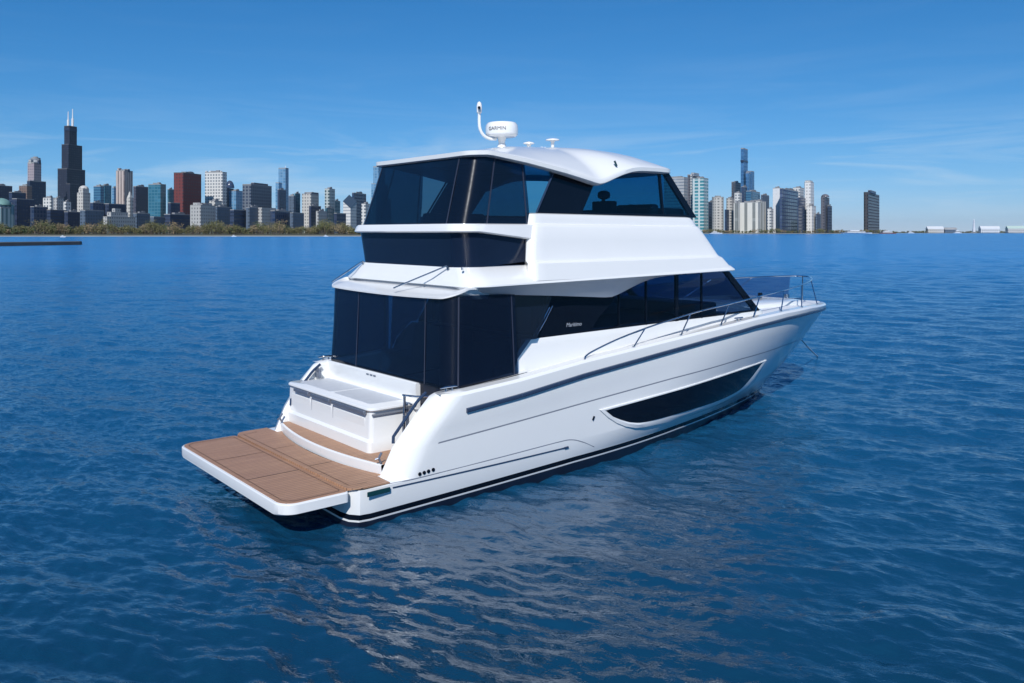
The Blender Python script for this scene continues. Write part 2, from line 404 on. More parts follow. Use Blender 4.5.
# lower moulding: a stainless half round and the raised panel outline above it
def on_hull(x, z, s=-1, out=.0): return (x, s * (hull_y(x, z) + out), z)
for s in (-1, 1):
    mb = MB(); mb.tube([on_hull(x, .555 + .006 * x, s, .006) for x in np.linspace(.66, 4.72, 30)], [.012] * 29 + [.016], 6)
    mb.tube([on_hull(4.70, .583, s, .01), on_hull(4.80, .584, s, .01)], .022, 8); mb.build('side_moulding', RUBRAIL, hull)
    mb = MB(); mb.tube(bez([on_hull(x, z, s, -.004) for x, z in [(.6, .625), (1.2, .635), (3.0, .69), (4.5, .735), (4.9, .72), (5.25, .61), (5.6, .45)]], 8), .011, 6)
    mb.build('panel_joint', SEAMGREY, hull)
    for x in (1.20, 1.29, 1.38, 1.48):
        mb = MB(); c = on_hull(x, .70 + .1 * (x - 1.2), s, .004); mb.lathe([(.0, -.01), (.034, -.01), (.034, .008), (.02, .012), (0, .012)], c, 12, axis='x')
        b_ = mb; b_.v = [(c[0] + (v[1] - c[1]), c[1] + (v[0] - c[0]) * s, v[2]) for v in b_.v]; b_.build('exhaust_port', BLACK, hull)
    mb = MB(); mb.tube([on_hull(5.49, 1.04, s, .004), on_hull(5.53, 1.12, s, .004)], .022, 8); mb.build('vent', BLACK, hull)
    # hull window with its white bevelled surround
    win = [(5.87, 1.19), (7.0, 1.25), (8.5, 1.325), (10., 1.40), (11.4, 1.45), (12.55, 1.475), (12.38, 1.31), (12.19, 1.15), (11.9, .96), (11.62, .845), (11.3, .775), (10.88, .735), (10.1, .725), (9.39, .735), (8.16, .735), (7.3, .74), (6.95, .765), (6.63, .83), (6.35, .925), (6.1, 1.03)]
    out = [(5.66, 1.235), (7.0, 1.30), (8.5, 1.37), (10., 1.44), (11.4, 1.49), (12.84, 1.505), (12.72, 1.2), (12.62, .9), (12.3, .72), (11.83, .585), (11.4, .525), (10.9, .505), (10.2, .50), (9.5, .505), (8.2, .535), (7.2, .60), (6.85, .645), (6.5, .74), (6.2, .87), (5.9, 1.05)]
    r0 = [on_hull(x, z, s, -.01) for x, z in out]
    r1 = [on_hull(.86 * ox + .14 * wx, .86 * oz + .14 * wz, s, .03) for (ox, oz), (wx, wz) in zip(out, win)]
    r2 = [on_hull(.3 * ox + .7 * wx, .3 * oz + .7 * wz, s, .034) for (ox, oz), (wx, wz) in zip(out, win)]
    r3 = [on_hull(x, z, s, .012) for x, z in win]
    mb = MB(); mb.loft([r0, r1, r2, r3], closed=True); sur = mb.build('hull_window', GELCOAT, hull, smooth=28)
    # pane: filled between its upper and lower edge so that it follows the side
    up = win[:6]; lo = win[5:] + win[:1]
    lx = [p[0] for p in lo][::-1]; lz = [p[1] for p in lo][::-1]
    pr_ = [[on_hull(x, float(I(x, [p[0] for p in up], [p[1] for p in up])) * f + float(I(x, lx, lz)) * (1 - f), s, .018) for f in (0, .2, .4, .6, .8, 1)] for x in np.linspace(5.88, 12.54, 60)]
    mb = MB(); mb.loft(pr_); mb.build('pane', BLACK, sur)

# ---- swim platform
def rrect(x0, x1, w, r, n=8, r1=.06):
    pts = []
    for (cx, cy, rr, a0) in ((x0 + r, -(w - r), r, 180), (x1 - r1, -(w - r1), r1, 270), (x1 - r1, w - r1, r1, 0), (x0 + r, w - r, r, 90)):
        for k in range(n + 1):
            t = R(a0 + 90 * k / n); pts.append((cx + rr * math.cos(t), cy + rr * math.sin(t)))
    return pts
plat = rrect(-1.33, -.13, 2.41, .30)
mb = MB(); mb.loft([zed([(x * .97 - .04, y * .97) for x, y in plat], .42), zed(plat, .45), zed(plat, .60), zed([(x * .99, y * .992) for x, y in plat], .615)], closed=True, cap0=True, cap1=True)
swim = mb.build('swim_platform', GELCOAT, yacht, smooth=50); bevel(swim, .012, 2, 40)
tk = rrect(-1.285, -.136, 2.36, .26)
mb = MB(); mb.loft([zed(tk, .612), zed(tk, .624)], closed=True, cap1=True); mb.build('teak_deck', TEAK, swim)
def seam(name, path, z, parent, w=.012):
    P = [Vector((x, y, 0)) for x, y in path]; L, Rr = [], []
    for i, p in enumerate(P):
        t = (P[min(i + 1, len(P) - 1)] - P[max(i - 1, 0)]).normalized(); n_ = Vector((-t.y, t.x, 0)) * w / 2
        L.append((p.x + n_.x, p.y + n_.y, z)); Rr.append((p.x - n_.x, p.y - n_.y, z))
    m_ = MB(); m_.loft([L, Rr]); return m_.build(name, CAULK, parent, smooth=0)
q_ = rrect(-1.20, -.22, 2.27, .20); seam('margin_seam', q_ + q_[:1], .6285, swim)
seam('panel_seam', [(-1.2, -.75), (-.22, -.75)], .6285, swim, .014); seam('panel_seam', [(-1.2, .75), (-.22, .75)], .6285, swim, .014)
mb = MB()
for yy in (-1.3, 1.3): mb = MB(); mb.box((-.55, yy, .33), (1.0, .22, .2)); mb.build('lift_arm', RUBBER, swim)
# fixed part of the platform, between the quarters
fx = []
mb = MB(); tkf = [(-.122, 2.28), (-.122, -2.28), (-.02, -2.43), (.12, -2.47), (.62, -2.48), (.64, -2.0), (.76, -1.98)]
arc = [(.45 + .28 * (t / 1.98) ** 2, t) for t in np.linspace(-1.98, 1.98, 21)]
poly = tkf + arc[1:-1] + [(.76, 1.98), (.64, 2.0), (.62, 2.48), (.12, 2.47), (-.02, 2.43)]
mb.loft([[(x, y, (.64 if x > -.1 else .60)) for x, y in poly], [(x, y, .655) for x, y in poly]], closed=True, cap1=True)
fixd = mb.build('platform_deck', TEAK, yacht)
seam('margin_seam', [(.30, 2.25), (-.02, 2.2), (-.02, -2.2), (.30, -2.25)], .6595, fixd)
seam('panel_seam', [(-.02, -.75), (.45, -.75)], .6595, fixd); seam('panel_seam', [(-.02, .75), (.45, .75)], .6595, fixd)
mb = MB(); mb.box((.36, -2.515, .552), (.46, .02, .085)); mb.v = [(x, y - .035 + .03 * x, z) for x, y, z in mb.v]; bevel(mb.build('courtesy_lamp', LAMPG, hull), .01, 2)
# curved white riser and teak tread above it
def arcs(dx, z, w=2.02, n=31): return [(.47 + dx + .26 * (t / w) ** 2, t, z) for t in np.linspace(-w, w, n)]
mb = MB(); mb.loft([arcs(0.02, .64), arcs(0, .78), arcs(.0, .818), arcs(.01, .828), arcs(.05, .828)]); mb.build('step_riser', MOULD, yacht)
mb = MB(); rowa = arcs(.05, .824)
mb.loft([rowa, [(x + .012, y, .834) for x, y, z in rowa], [(1.9, y, .834) for x, y, z in rowa]]); mb.build('step_tread', TEAK, yacht)
# ---- aft lounge locker (barbecue module) with lids, tray top, grips
lk = MB()
def lring(x0, y0, y1, x1, r, z): 
    pts = []
    for (cx, cy, rr, a0) in ((x0 + r, y0 + r, r, 180), (x1 - .02, y0 + .02, .02, 270), (x1 - .02, y1 - .02, .02, 0), (x0 + r, y1 - r, r, 90)):
        for k in range(7): t = R(a0 + 15 * k); pts.append((cx + rr * math.cos(t), cy + rr * math.sin(t), z))
    return pts
lk.loft([lring(.92, -1.30, 2.16, 2.05, .10, .836), lring(.92, -1.30, 2.16, 2.05, .10, 1.03), lring(.97, -1.26, 2.16, 2.05, .08, 1.08), lring(.99, -1.25, 2.16, 2.05, .08, 1.615)], closed=True, cap0=True, cap1=True)
locker = lk.build('transom_locker', GELCOAT, yacht, smooth=40)
mb = MB(); mb.loft([lring(.95, -1.30, 2.17, 2.04, .14, 1.61), lring(.93, -1.32, 2.17, 2.04, .15, 1.635), lring(.935, -1.315, 2.17, 2.04, .15, 1.665), lring(.96, -1.29, 2.15, 2.03, .14, 1.685)], closed=True, cap0=True, cap1=True)
ltop = mb.build('locker_top', GELCOAT, locker, smooth=40)
for y0, y1 in ((-1.0, .45), (.52, 1.95)):
    mb = MB(); q = [(x, y, 1.686) for x, y, z in lring(1.13, y0, y1, 1.86, .08, 0)]; mb.loft([q, [(x, y, 1.692) for x, y, z in q]], closed=True, cap1=True); mb.build('tray_mat', NONSKID, ltop)
for y0, y1 in ((-1.12, .12), (.22, 1.02), (1.12, 1.78)):
    mb = MB(); mb.box((.945, (y0 + y1) / 2, 1.575), (.07, y1 - y0, .07)); bevel(mb.build('lid_grip', GRIP, locker), .01, 2)
mb = MB(); mb.box((1.42, -1.278, 1.545), (.84, .03, .03)); mb.build('lid_seam', SEAMGREY, locker)
for yy in (.17, 1.07):
    mb = MB(); mb.box((.982, yy, 1.28), (.012, .012, .42)); mb.build('door_seam', SEAMGREY, locker)
for y0, y1 in ((-1.05, .1), (.24, 1.0), (1.14, 2.0)):
    mb = MB(); mb.box((.984, (y0 + y1) / 2, 1.27), (.012, y1 - y0, .37)); bevel(mb.build('locker_door', GELCOAT, locker), .006, 2)
# transom wall behind the locker
mb = MB(); mb.loft([[(1.99, -1.34, .87), (1.99, 2.2, .87)], [(1.985, -1.34, 1.70), (1.985, 2.2, 1.70)], [(1.93, -1.34, 1.86), (1.93, 2.2, 1.86)], [(1.93, -1.34, 2.03), (1.93, 2.2, 2.03)], [(1.96, -1.34, 2.055), (1.96, 2.2, 2.055)], [(2.2, -1.34, 2.055), (2.2, 2.2, 2.055)], [(2.22, -1.34, .9), (2.22, 2.2, .9)]])
mb.add([(1.99, -1.34, .87), (1.985, -1.34, 1.70), (1.93, -1.34, 1.86), (1.93, -1.34, 2.03), (1.96, -1.34, 2.055), (2.2, -1.34, 2.055), (2.22, -1.34, .9)], [list(range(7))])
tw = mb.build('transom_wall', GELCOAT, yacht, smooth=30)
for y_ in (.15, .28, .42): mb = MB(); mb.box((1.926, y_, 1.985), (.012, .09, .03)); mb.build('switch_plate', GRIP, tw)
# cockpit sole, bulkhead, sofa
mb = MB(); mb.box((3.1, 0, .90), (2.6, 4.2, .05)); mb.build('cockpit_sole', TEAK, yacht)
mb = MB(); mb.box((4.85, 0, 2.35), (.08, 3.7, 2.95)); bk = mb.build('saloon_bulkhead', INNER, yacht)
mb = MB(); mb.box((4.79, -.5, 2.2), (.03, 2.0, 2.3)); mb.build('sliding_door', BLACK, bk)
mb = MB(); mb.box((2.55, .5, 1.2), (.6, 3.1, .5)); mb.box((2.33, .5, 1.65), (.16, 3.1, .5)); bevel(mb.build('cockpit_sofa', UPHOL, yacht), .06, 3)
# ---- stainless on the stern
for s in (-1, 1):
    mb = MB()
    p = [(x0_of(z) + .02, s * 2.03, z + .03) for z in np.linspace(1.27, 1.98, 14)]
    p = [(p[0][0] - .005, p[0][1], p[0][2] - .12)] + p
    mb.tube(p, .026, 8, sy=1.2); mb.build('quarter_handrail', RUBRAIL, hull)
    # cleat on the quarter
    mb = MB(); cx, cz = 1.98, float(zrim(1.98)) + .012
    for dx in (-.07, .07): mb.tube([(cx + dx, s * 2.33, cz - .03), (cx + dx, s * 2.33, cz + .055)], .02, 8)
    mb.tube([(cx - .19, s * 2.33, cz + .06), (cx - .1, s * 2.33, cz + .072), (cx + .1, s * 2.33, cz + .072), (cx + .19, s * 2.33, cz + .06)], [.012, .022, .022, .012], 8)
    mb.build('stern_cleat', STEEL, hull)
    mb = MB(); mb.tube([(.74, s * 1.985, .86), (.70, s * 1.99, .95), (.76, s * 1.985, 1.04)], .022, 8); mb.tube([(.70, s * 1.99, .95), (.64, s * 1.96, .93)], .018, 8); mb.build('fairlead', GRIP, hull)
mb = MB()
mb.tube([(1.62, -1.36, 1.86), (1.66, -1.75, 1.89), (1.74, -2.04, 1.93)], .02, 8)
mb.tube([(1.62, -1.42, 1.86), (1.60, -1.42, .9)], .026, 8); mb.tube([(1.55, -1.50, 1.5), (1.53, -1.50, .9)], .022, 8); mb.tube([(1.64, -1.36, 1.5), (1.55, -1.50, 1.5)], .018, 8)
mb.build('boarding_gate', STEEL, yacht)
mb = MB(); mb.box((1.62, 2.06, 1.83), (.05, .10, .22)); mb.box((1.60, 1.95, 1.90), (.05, .16, .05)); mb.box((1.60, 1.90, 1.80), (.05, .05, .16)); bevel(mb.build('port_gate_hinge', GRIP, yacht), .008, 2)

# ---- decks
def deck_z(x, y=0): return float(zrim(x)) - .08 + .09 * (1 - (y / 2.4) ** 2)
mb = MB(); rr_ = []
for x in list(np.linspace(11.9, 18.0, 36)) + [18.2, 18.45, 18.6, 18.72]:
    w = max(.02, (rim_y(x) - .25) if x < 17.6 else rim_y(x) * (1 - .26 / rim_y(17.6)) + .01)
    rr_.append([(x, w * t, deck_z(x, w * t) + .0) for t in np.linspace(-1, 1, 17)])
mb.loft(rr_); deck = mb.build('foredeck', DECKM, yacht)
# moulded foredeck pad and hatch
mb = MB(); mb.loft([[(x, y, deck_z(x, y) + h) for x, y in rrect(x0, 16.2, w, .3, 8, .5)] for h, x0, w in ((-.01, 13.0, 1.35), (.10, 13.0, 1.33), (.13, 13.05, 1.28))], closed=True, cap1=True)
pad = mb.build('trunk_moulding', GELCOAT, deck, smooth=40)
mb = MB(); q = rrect(14.6, 15.3, .36, .06); mb.loft([[(x, y, deck_z(x) + .12) for x, y in q], [(x, y, deck_z(x) + .165) for x, y in q]], closed=True, cap1=True); mb.build('deck_hatch', NETM, deck)
mb = MB(); mb.box((17.3, -.2, deck_z(17.3) + .06), (.5, .3, .1)); mb.tube([(17.15, -.05, deck_z(17.2)), (17.15, -.05, deck_z(17.2) + .22)], .09, 12); bevel(mb.build('windlass', STEEL, deck), .02, 2)
mb = MB(); mb.box((16.3, .35, deck_z(16.3) + .12), (.12, .10, .24)); bevel(mb.build('bollard', BLACK, deck), .02, 2)
for s in (-1, 1):
    mb = MB(); mb.loft([[(x, s * (rim_y(x) - .25), deck_z(x, 2.3)) , (x, s * 1.95, deck_z(x, 2.0))] for x in np.linspace(3.5, 12.1, 40)]); mb.build('side_deck', DECKM, yacht)
    mb = MB(); cx = 10.9; cy = s * (rim_y(10.9) - .17); cz = float(zrim(10.9)) + .01
    for dx in (-.07, .07): mb.tube([(cx + dx, cy, cz - .02), (cx + dx, cy, cz + .05)], .02, 8)
    mb.tube([(cx - .17, cy, cz + .055), (cx + .17, cy, cz + .055)], .022, 8); mb.build('midship_cleat', STEEL, hull)

# ---- saloon house
def tlev(z, xs, w, xc, wc, b): return zed(foreU(xs, w, xc, wc, b), lambda x, y: z + .10 * max(0, min(1, (x - 4) / 8.5)))
mb = MB()
mb.loft([tlev(1.95, 3.66, 2.30, 12.62, 2.12, .95), tlev(2.08, 3.68, 2.22, 12.60, 2.10, .95), tlev(2.40, 3.74, 2.12, 12.56, 2.08, .92), tlev(2.62, 3.92, 2.075, 12.5, 2.05, .9), tlev(2.76, 4.10, 2.05, 12.46, 2.03, .88), tlev(2.785, 4.14, 2.03, 12.44, 2.0, .86), tlev(2.785, 4.14, 1.90, 12.3, 1.9, .8), tlev(1.95, 4.0, 1.90, 12.3, 1.9, .8)])
n = 8; L_ = len(mb.v) // 8
mb.f.append([k * L_ for k in range(8)]); mb.m.append(0); mb.f.append([k * L_ + L_ - 1 for k in range(8)][::-1]); mb.m.append(0)
house = mb.build('saloon_trunk', GELCOAT, yacht, smooth=35)
mb = MB(); mb.box((8.3, 0, 2.74), (7.6, 3.6, .05)); mb.build('saloon_floor', INNER, yacht)
mb = MB(); mb.box((8.4, .9, 2.92), (2.6, .9, .28)); mb.box((8.4, 1.35, 3.1), (2.6, .2, .45)); mb.box((10.9, 0, 2.98), (.9, 3.0, .3)); bevel(mb.build('saloon_furniture', INLIGHT, yacht), .05, 2)
def side_panel(name, poly, y0, y1, z0, z1, s, m, parent, th=.02, out=0.):
    """polygon in side view (x, z) on a side whose half breadth leans from y0 at z0 to y1 at z1"""
    f = lambda z: y0 + (y1 - y0) * (z - z0) / (z1 - z0) + out
    mb = MB()
    if m in (GLASS, GLASS2, CURT): mb.add([(x, s * f(z), z) for x, z in poly], [list(range(len(poly)))])
    else: mb.prism([(x, s * f(z), z) for x, z in poly], (0, -s * th, 0))
    return mb.build(name, m, parent, smooth=0)
sal_top = 4.03
for s in (-1, 1):
    # black wing panel aft, then panes between mullions
    wg = side_panel('wing_panel', [(4.30, 2.80), (6.02, 2.83), (6.30, 3.12), (6.75, 3.45), (6.8, 3.62), (5.1, 3.85), (4.86, 3.70)], 2.03, 2.03, 2.8, 4.0, s, BLACK, yacht, .03, .004)
    for k, (xa_, xb_) in enumerate(((6.03, 6.93), (6.98, 7.86), (7.90, 8.94), (9.06, 9.96))):
        side_panel('side_window', [(xa_, 2.83 + .01 * k), (xb_, 2.84 + .01 * k), (xb_, sal_top), (xa_, sal_top)], 2.02, 2.02, 2.8, 4.0, s, GLASS2, yacht, .012)
    side_panel('side_window', [(10.0, 2.875), (12.25, 2.89), (10.86, sal_top), (10.0, sal_top)], 2.02, 2.02, 2.8, 4.0, s, GLASS2, yacht, .012)
    for xm, wm in ((6.95, .05), (7.88, .05), (9.0, .12), (9.98, .05)):
        side_panel('mullion', [(xm - wm / 2, 2.82), (xm + wm / 2, 2.82), (xm + wm / 2, sal_top), (xm - wm / 2, sal_top)], 2.02, 2.02, 2.8, 4.0, s, BLACK, yacht, .04, .006)
    side_panel('windscreen_pillar', [(12.22, 2.88), (12.50, 2.89), (11.02, 4.06), (10.78, 4.06)], 2.02, 2.02, 2.8, 4.0, s, BLACK, yacht, .05, .008)
    side_panel('window_sill', [(4.32, 2.79), (12.45, 2.885), (12.40, 2.925), (6.0, 2.86), (4.36, 2.84)], 2.02, 2.02, 2.8, 4.0, s, BLACK, yacht, .03, .010)
    mb = MB(); mb.tube(bez([(4.33, s * 2.05, 2.86), (4.55, s * 2.06, 3.12), (4.78, s * 2.05, 3.42)], 6), .014, 6); mb.tube(bez([(4.42, s * 2.05, 2.86), (4.64, s * 2.06, 3.14), (4.86, s * 2.05, 3.44)], 6), .011, 6); mb.build('wing_handrail', STEEL, yacht)
    side_panel('quarter_curtain', [(3.62, 2.10), (3.80, 2.45), (4.18, 2.80), (4.34, 2.80), (4.87, 3.72), (3.62, 3.78)], 2.20, 2.06, 2.1, 3.78, s, CURT, yacht)
def arc_front(xc, w, b, z, n=24): 
    h = [(xc + b * math.sin(math.pi / 2 * k / n), -w * max(0, math.cos(math.pi / 2 * k / n)) ** .8) for k in range(n + 1)]
    return zed(h + [(x, -y) for x, y in h[:-1][::-1]], z)
mb = MB(); mb.loft([arc_front(12.36, 2.0, .80, 2.89), arc_front(10.88, 2.0, .72, 4.06)]); mb.build('saloon_windscreen', GLASS2, yacht)

# ---- cockpit curtains
def ctop(x): return float(I(x, [2.0, 2.4, 3.3, 4.6], [3.74, 3.79, 3.78, 3.70]))
def cbot(x): return float(I(x, [1.7, 2.2, 3.7], [2.045, 2.06, 2.13]))
lo = both(aftU(2.0, 3.66, 2.34, .30)); hi = both(aftU(2.06, 3.62, 2.28, .30))
mid_ = [((a_[0] + b_[0]) / 2 + .01, (a_[1] + b_[1]) / 2 * .996) for a_, b_ in zip(lo, hi)]
L0 = [(x, y, cbot(x)) for x, y in lo]; L1 = [(x, y, (cbot(x) + ctop(x)) / 2) for x, y in mid_]; L2 = [(x, y, ctop(x)) for x, y in hi]
mb = MB(); mb.loft([L0, L1, L2]); curtain = mb.build('cockpit_curtain', CURT, yacht)
def strip_on(L0, L2, i, w=.03, off=.006, ext=0):
    a_, b_ = Vector(L0[i]), Vector(L2[i]); nx = (Vector(L0[i + 1]) - Vector(L0[i - 1])); nx.z = 0; nx.normalize(); nrm = Vector((-nx.y, nx.x, 0))
    if nrm.dot(a_ - Vector((5, 0, 0))) < 0: nrm = -nrm
    m_ = MB(); q = [a_ - nx * w / 2 + nrm * off, a_ + nx * w / 2 + nrm * off, b_ + nx * w / 2 + nrm * off, b_ - nx * w / 2 + nrm * off]
    m_.prism(q, -nrm * .004); return m_
nL = len(L0)
c_i = nL // 2
for i in (c_i - 2, c_i + 3, c_i + 11, c_i - 11, nL - 2, 1):
    strip_on(L0, L2, i).build('zip', ZIPM, curtain)
mb = MB(); mb.loft([[(x, y, z) for x, y, z in L0], [(x, y, z + .05) for x, y, z in L0]]); mb.v = [(x - .004, y * 1.002, z) for x, y, z in mb.v]; mb.build('hem', BLACK, curtain)
mb = MB(); mb.box((2.03, -1.74, 1.5), (.015, .76, 1.1)); mb.build('curtain_door', CURT, curtain)

# ---- flybridge deck with drooping side mouldings
def zbk(x): return float(I(x, [2.4, 3.3, 4.78, 6.2, 6.47, 6.75, 7.16, 7.55, 7.95, 8.71, 9.4], [3.80, 3.765, 3.67, 3.565, 3.55, 3.61, 3.74, 3.85, 3.925, 3.985, 3.99]))
def fl(xa, w, r, xc, wc, b, z): return zed(ring(xa, w, r, xc, wc, b), z)
zfas = lambda x, y: 3.955 + .012 * (x - 2.4)
mb = MB()
R_top = fl(2.75, 1.9, .35, 10.1, 1.9, .5, 4.32)
R0 = fl(2.62, 2.02, .36, 10.3, 2.1, .5, 4.30); R1 = fl(2.50, 2.36, .44, 10.5, 2.44, .58, lambda x, y: zfas(x, y) + .10)
R2 = fl(2.43, 2.47, .48, 10.6, 2.50, .6, lambda x, y: zfas(x, y) + .015); R3 = fl(2.43, 2.475, .48, 10.6, 2.505, .6, lambda x, y: zfas(x, y) - .012)
R3b = fl(2.46, 2.44, .46, 10.57, 2.47, .58, lambda x, y: zfas(x, y) - .03)
R4 = fl(2.50, 2.22, .4, 10.5, 2.18, .5, lambda x, y: min(zbk(x), zfas(x, y) - .035)); R5 = fl(2.6, 2.12, .4, 10.4, 2.10, .5, lambda x, y: min(zbk(x) + .01, zfas(x, y) - .036)); R6 = fl(2.7, 2.0, .4, 10.3, 2.0, .5, lambda x, y: max(zbk(x), 3.76))
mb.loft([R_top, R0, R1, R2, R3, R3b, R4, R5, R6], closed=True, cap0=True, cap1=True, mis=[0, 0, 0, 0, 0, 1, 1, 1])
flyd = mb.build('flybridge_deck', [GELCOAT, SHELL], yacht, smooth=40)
lip0 = both(aftU(2.02, 3.0, 2.31, .36)); lip1 = both(aftU(1.985, 3.0, 2.34, .38)); lip2 = both(aftU(2.1, 3.0, 2.26, .36)); lip3 = both(aftU(2.42, 3.0, 2.2, .4))
zl = lambda x, y: 3.745 + .16 * min(1, max(0, (x - 2.0) / .45)) + .045 * min(1, abs(y) / 2.3) ** 2 * 1.0 - .02
mb = MB(); mb.loft([zed(lip3, lambda x, y: 3.885), zed(lip2, lambda x, y: zl(x, y) + .02), zed(lip1, lambda x, y: zl(x, y) + .005), zed(lip1, lambda x, y: zl(x, y) - .025), zed(lip0, lambda x, y: zl(x, y) - .035), zed(lip3, 3.70)])
mb.build('aft_awning_lip', GELCOAT, flyd, smooth=35)
for x0_, y0_, y1_ in ((2.56, -1.50, -.52), (2.58, 1.72, 2.02)):
    mb = MB(); mb.tube([(x0_, y0_, 4.33), (1.96, y1_, 3.86)], .016, 7); mb.tube([(x0_, y0_, 4.33), (x0_ + .03, y0_, 4.26)], .03, 8); mb.build('awning_strut', STEEL, flyd)
mb = MB(); mb.tube([(2.56, -1.98, 4.27), (2.54, -2.0, 4.33)], .022, 8); mb.build('deck_eye', STEEL, flyd)

# ---- flybridge: lower weather screen, coaming band, side mouldings
mb = MB(); mb.loft([zed(both(aftU(2.62, 4.3, 1.98, .42)), lambda x, y: 4.295 + .075 * max(0, x - 2.9)), zed(both(aftU(2.52, 4.3, 2.02, .42)), 5.02)]); mb.build('weather_screen', BANDM, yacht)
bb = lambda x, y: 4.985 - .14 * max(0, min(1, (x - 2.9) / 1.3))
mb = MB()
BR = [zed(both(aftU(2.50, 4.35, 2.00, .42)), bb), zed(both(aftU(2.43, 4.35, 2.09, .46)), lambda x, y: bb(x, y) + .005), zed(both(aftU(2.40, 4.35, 2.12, .47)), lambda x, y: bb(x, y) + .03),
      zed(both(aftU(2.43, 4.35, 2.07, .45)), lambda x, y: 5.12 + .02 * (x > 2.9)), zed(both(aftU(2.46, 4.35, 2.03, .44)), lambda x, y: 5.16), zed(both(aftU(2.58, 4.35, 1.92, .4)), 5.17), zed(both(aftU(2.58, 4.35, 1.92, .4)), 4.98)]
mb.loft(BR + [BR[0]]); mb.build('aft_coaming', GELCOAT, yacht, smooth=35)
def cl(z, xs, w, xc, wc, b, dz=0.):
    h_ = foreU(xs + .16, w, xc, wc, b); r_ = min(.16, w - 1.78)
    e_ = [(xs + .16 - .16 * math.sin(R(t)), -(w - r_ + r_ * math.cos(R(t)))) for t in (90, 68, 45, 22)]
    return zed(e_ + h_ + [(x, -y) for x, y in e_[::-1]], lambda x, y: z - dz * max(0, min(1, (x - 4) / 5.5)))
CL = [cl(4.02, 3.950, 2.46, 10.58, 2.49, .60), cl(4.36, 4.030, 2.37, 10.22, 2.40, .60), cl(4.405, 4.045, 2.30, 10.17, 2.33, .60), cl(4.44, 4.050, 2.285, 10.14, 2.31, .6), cl(4.80, 4.150, 2.20, 9.87, 2.22, .62), cl(5.10, 4.230, 2.135, 9.66, 2.15, .62, .03), cl(5.155, 4.245, 2.10, 9.62, 2.12, .62, .03), cl(5.18, 4.250, 2.055, 9.6, 2.07, .62, .03),
      cl(5.30, 4.280, 2.035, 9.53, 2.04, .62, .03), cl(5.375, 4.29, 2.00, 9.47, 2.0, .6, .03), cl(5.40, 4.36, 1.95, 9.42, 1.95, .6, .03), cl(5.39, 4.40, 1.80, 9.25, 1.80, .55, .03), cl(4.35, 4.3, 1.80, 9.25, 1.8, .55)]
mb = MB(); mb.loft(CL); L_ = len(CL[0]); K = len(CL)
mb.f.append([k * L_ for k in range(K)]); mb.m.append(0); mb.f.append([k * L_ + L_ - 1 for k in range(K)][::-1]); mb.m.append(0)
coam = mb.build('flybridge_coaming', GELCOAT, yacht, smooth=32)
# ---- hardtop
def ze(x, y=0):
    side = float(I(x, [2.9, 3.3, 4.2, 5.29, 5.9, 6.2, 6.28, 6.45, 6.75, 7.05, 7.4, 7.7, 8.3, 8.9, 9.6], [6.535, 6.55, 6.43, 6.25, 6.135, 6.075, 6.07, 6.10, 6.21, 6.31, 6.395, 6.43, 6.445, 6.445, 6.46]))
    k = max(0, min(1, (abs(y) - 1.2) / .6)); k = k * k * (3 - 2 * k); mid_z = float(I(x, [2.9, 9.6], [6.53, 6.46]))
    return mid_z + (side - mid_z) * k
def zc(x): return float(I(x, [2.9, 3.3, 4, 5, 6, 7, 8, 8.6, 9.1, 9.5], [6.60, 6.70, 6.85, 6.955, 7.01, 7.05, 7.05, 6.98, 6.85, 6.57]))
edge = ring(2.88, 1.88, .34, 8.75, 1.93, .72, mid=.18)
def inset(k):
    out = []
    for x, y in edge:
        xx = 5.9 + (x - 5.9) * (k if k > .02 else .02) ** .9; yy = y * k
        out.append((xx, yy))
    return out
def roofrow(k):
    out = []
    for (x, y), (ex, ey) in zip(inset(k), edge):
        z0 = ze(ex, ey) + .095; z1 = max(zc(x), z0)
        out.append((x, y, z0 + (z1 - z0) * (1 - k ** 2.7)))
    return out
mb = MB()
under = lambda k, dz: [(x, y, ze(ex, ey) + dz) for (x, y), (ex, ey) in zip(inset(k), edge)]
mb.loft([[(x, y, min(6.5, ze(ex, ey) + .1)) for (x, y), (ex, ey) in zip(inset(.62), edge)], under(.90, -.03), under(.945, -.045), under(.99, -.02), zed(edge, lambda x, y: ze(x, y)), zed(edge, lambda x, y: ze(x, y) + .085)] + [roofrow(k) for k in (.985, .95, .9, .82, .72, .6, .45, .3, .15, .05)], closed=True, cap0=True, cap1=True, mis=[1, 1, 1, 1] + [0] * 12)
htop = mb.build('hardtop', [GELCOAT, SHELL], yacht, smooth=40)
mb = MB(); mb.tube([(6.9, -1.93, 6.62), (6.93, -1.97, 6.5)], .025, 6); mb.build('side_light', LAMPG, htop)
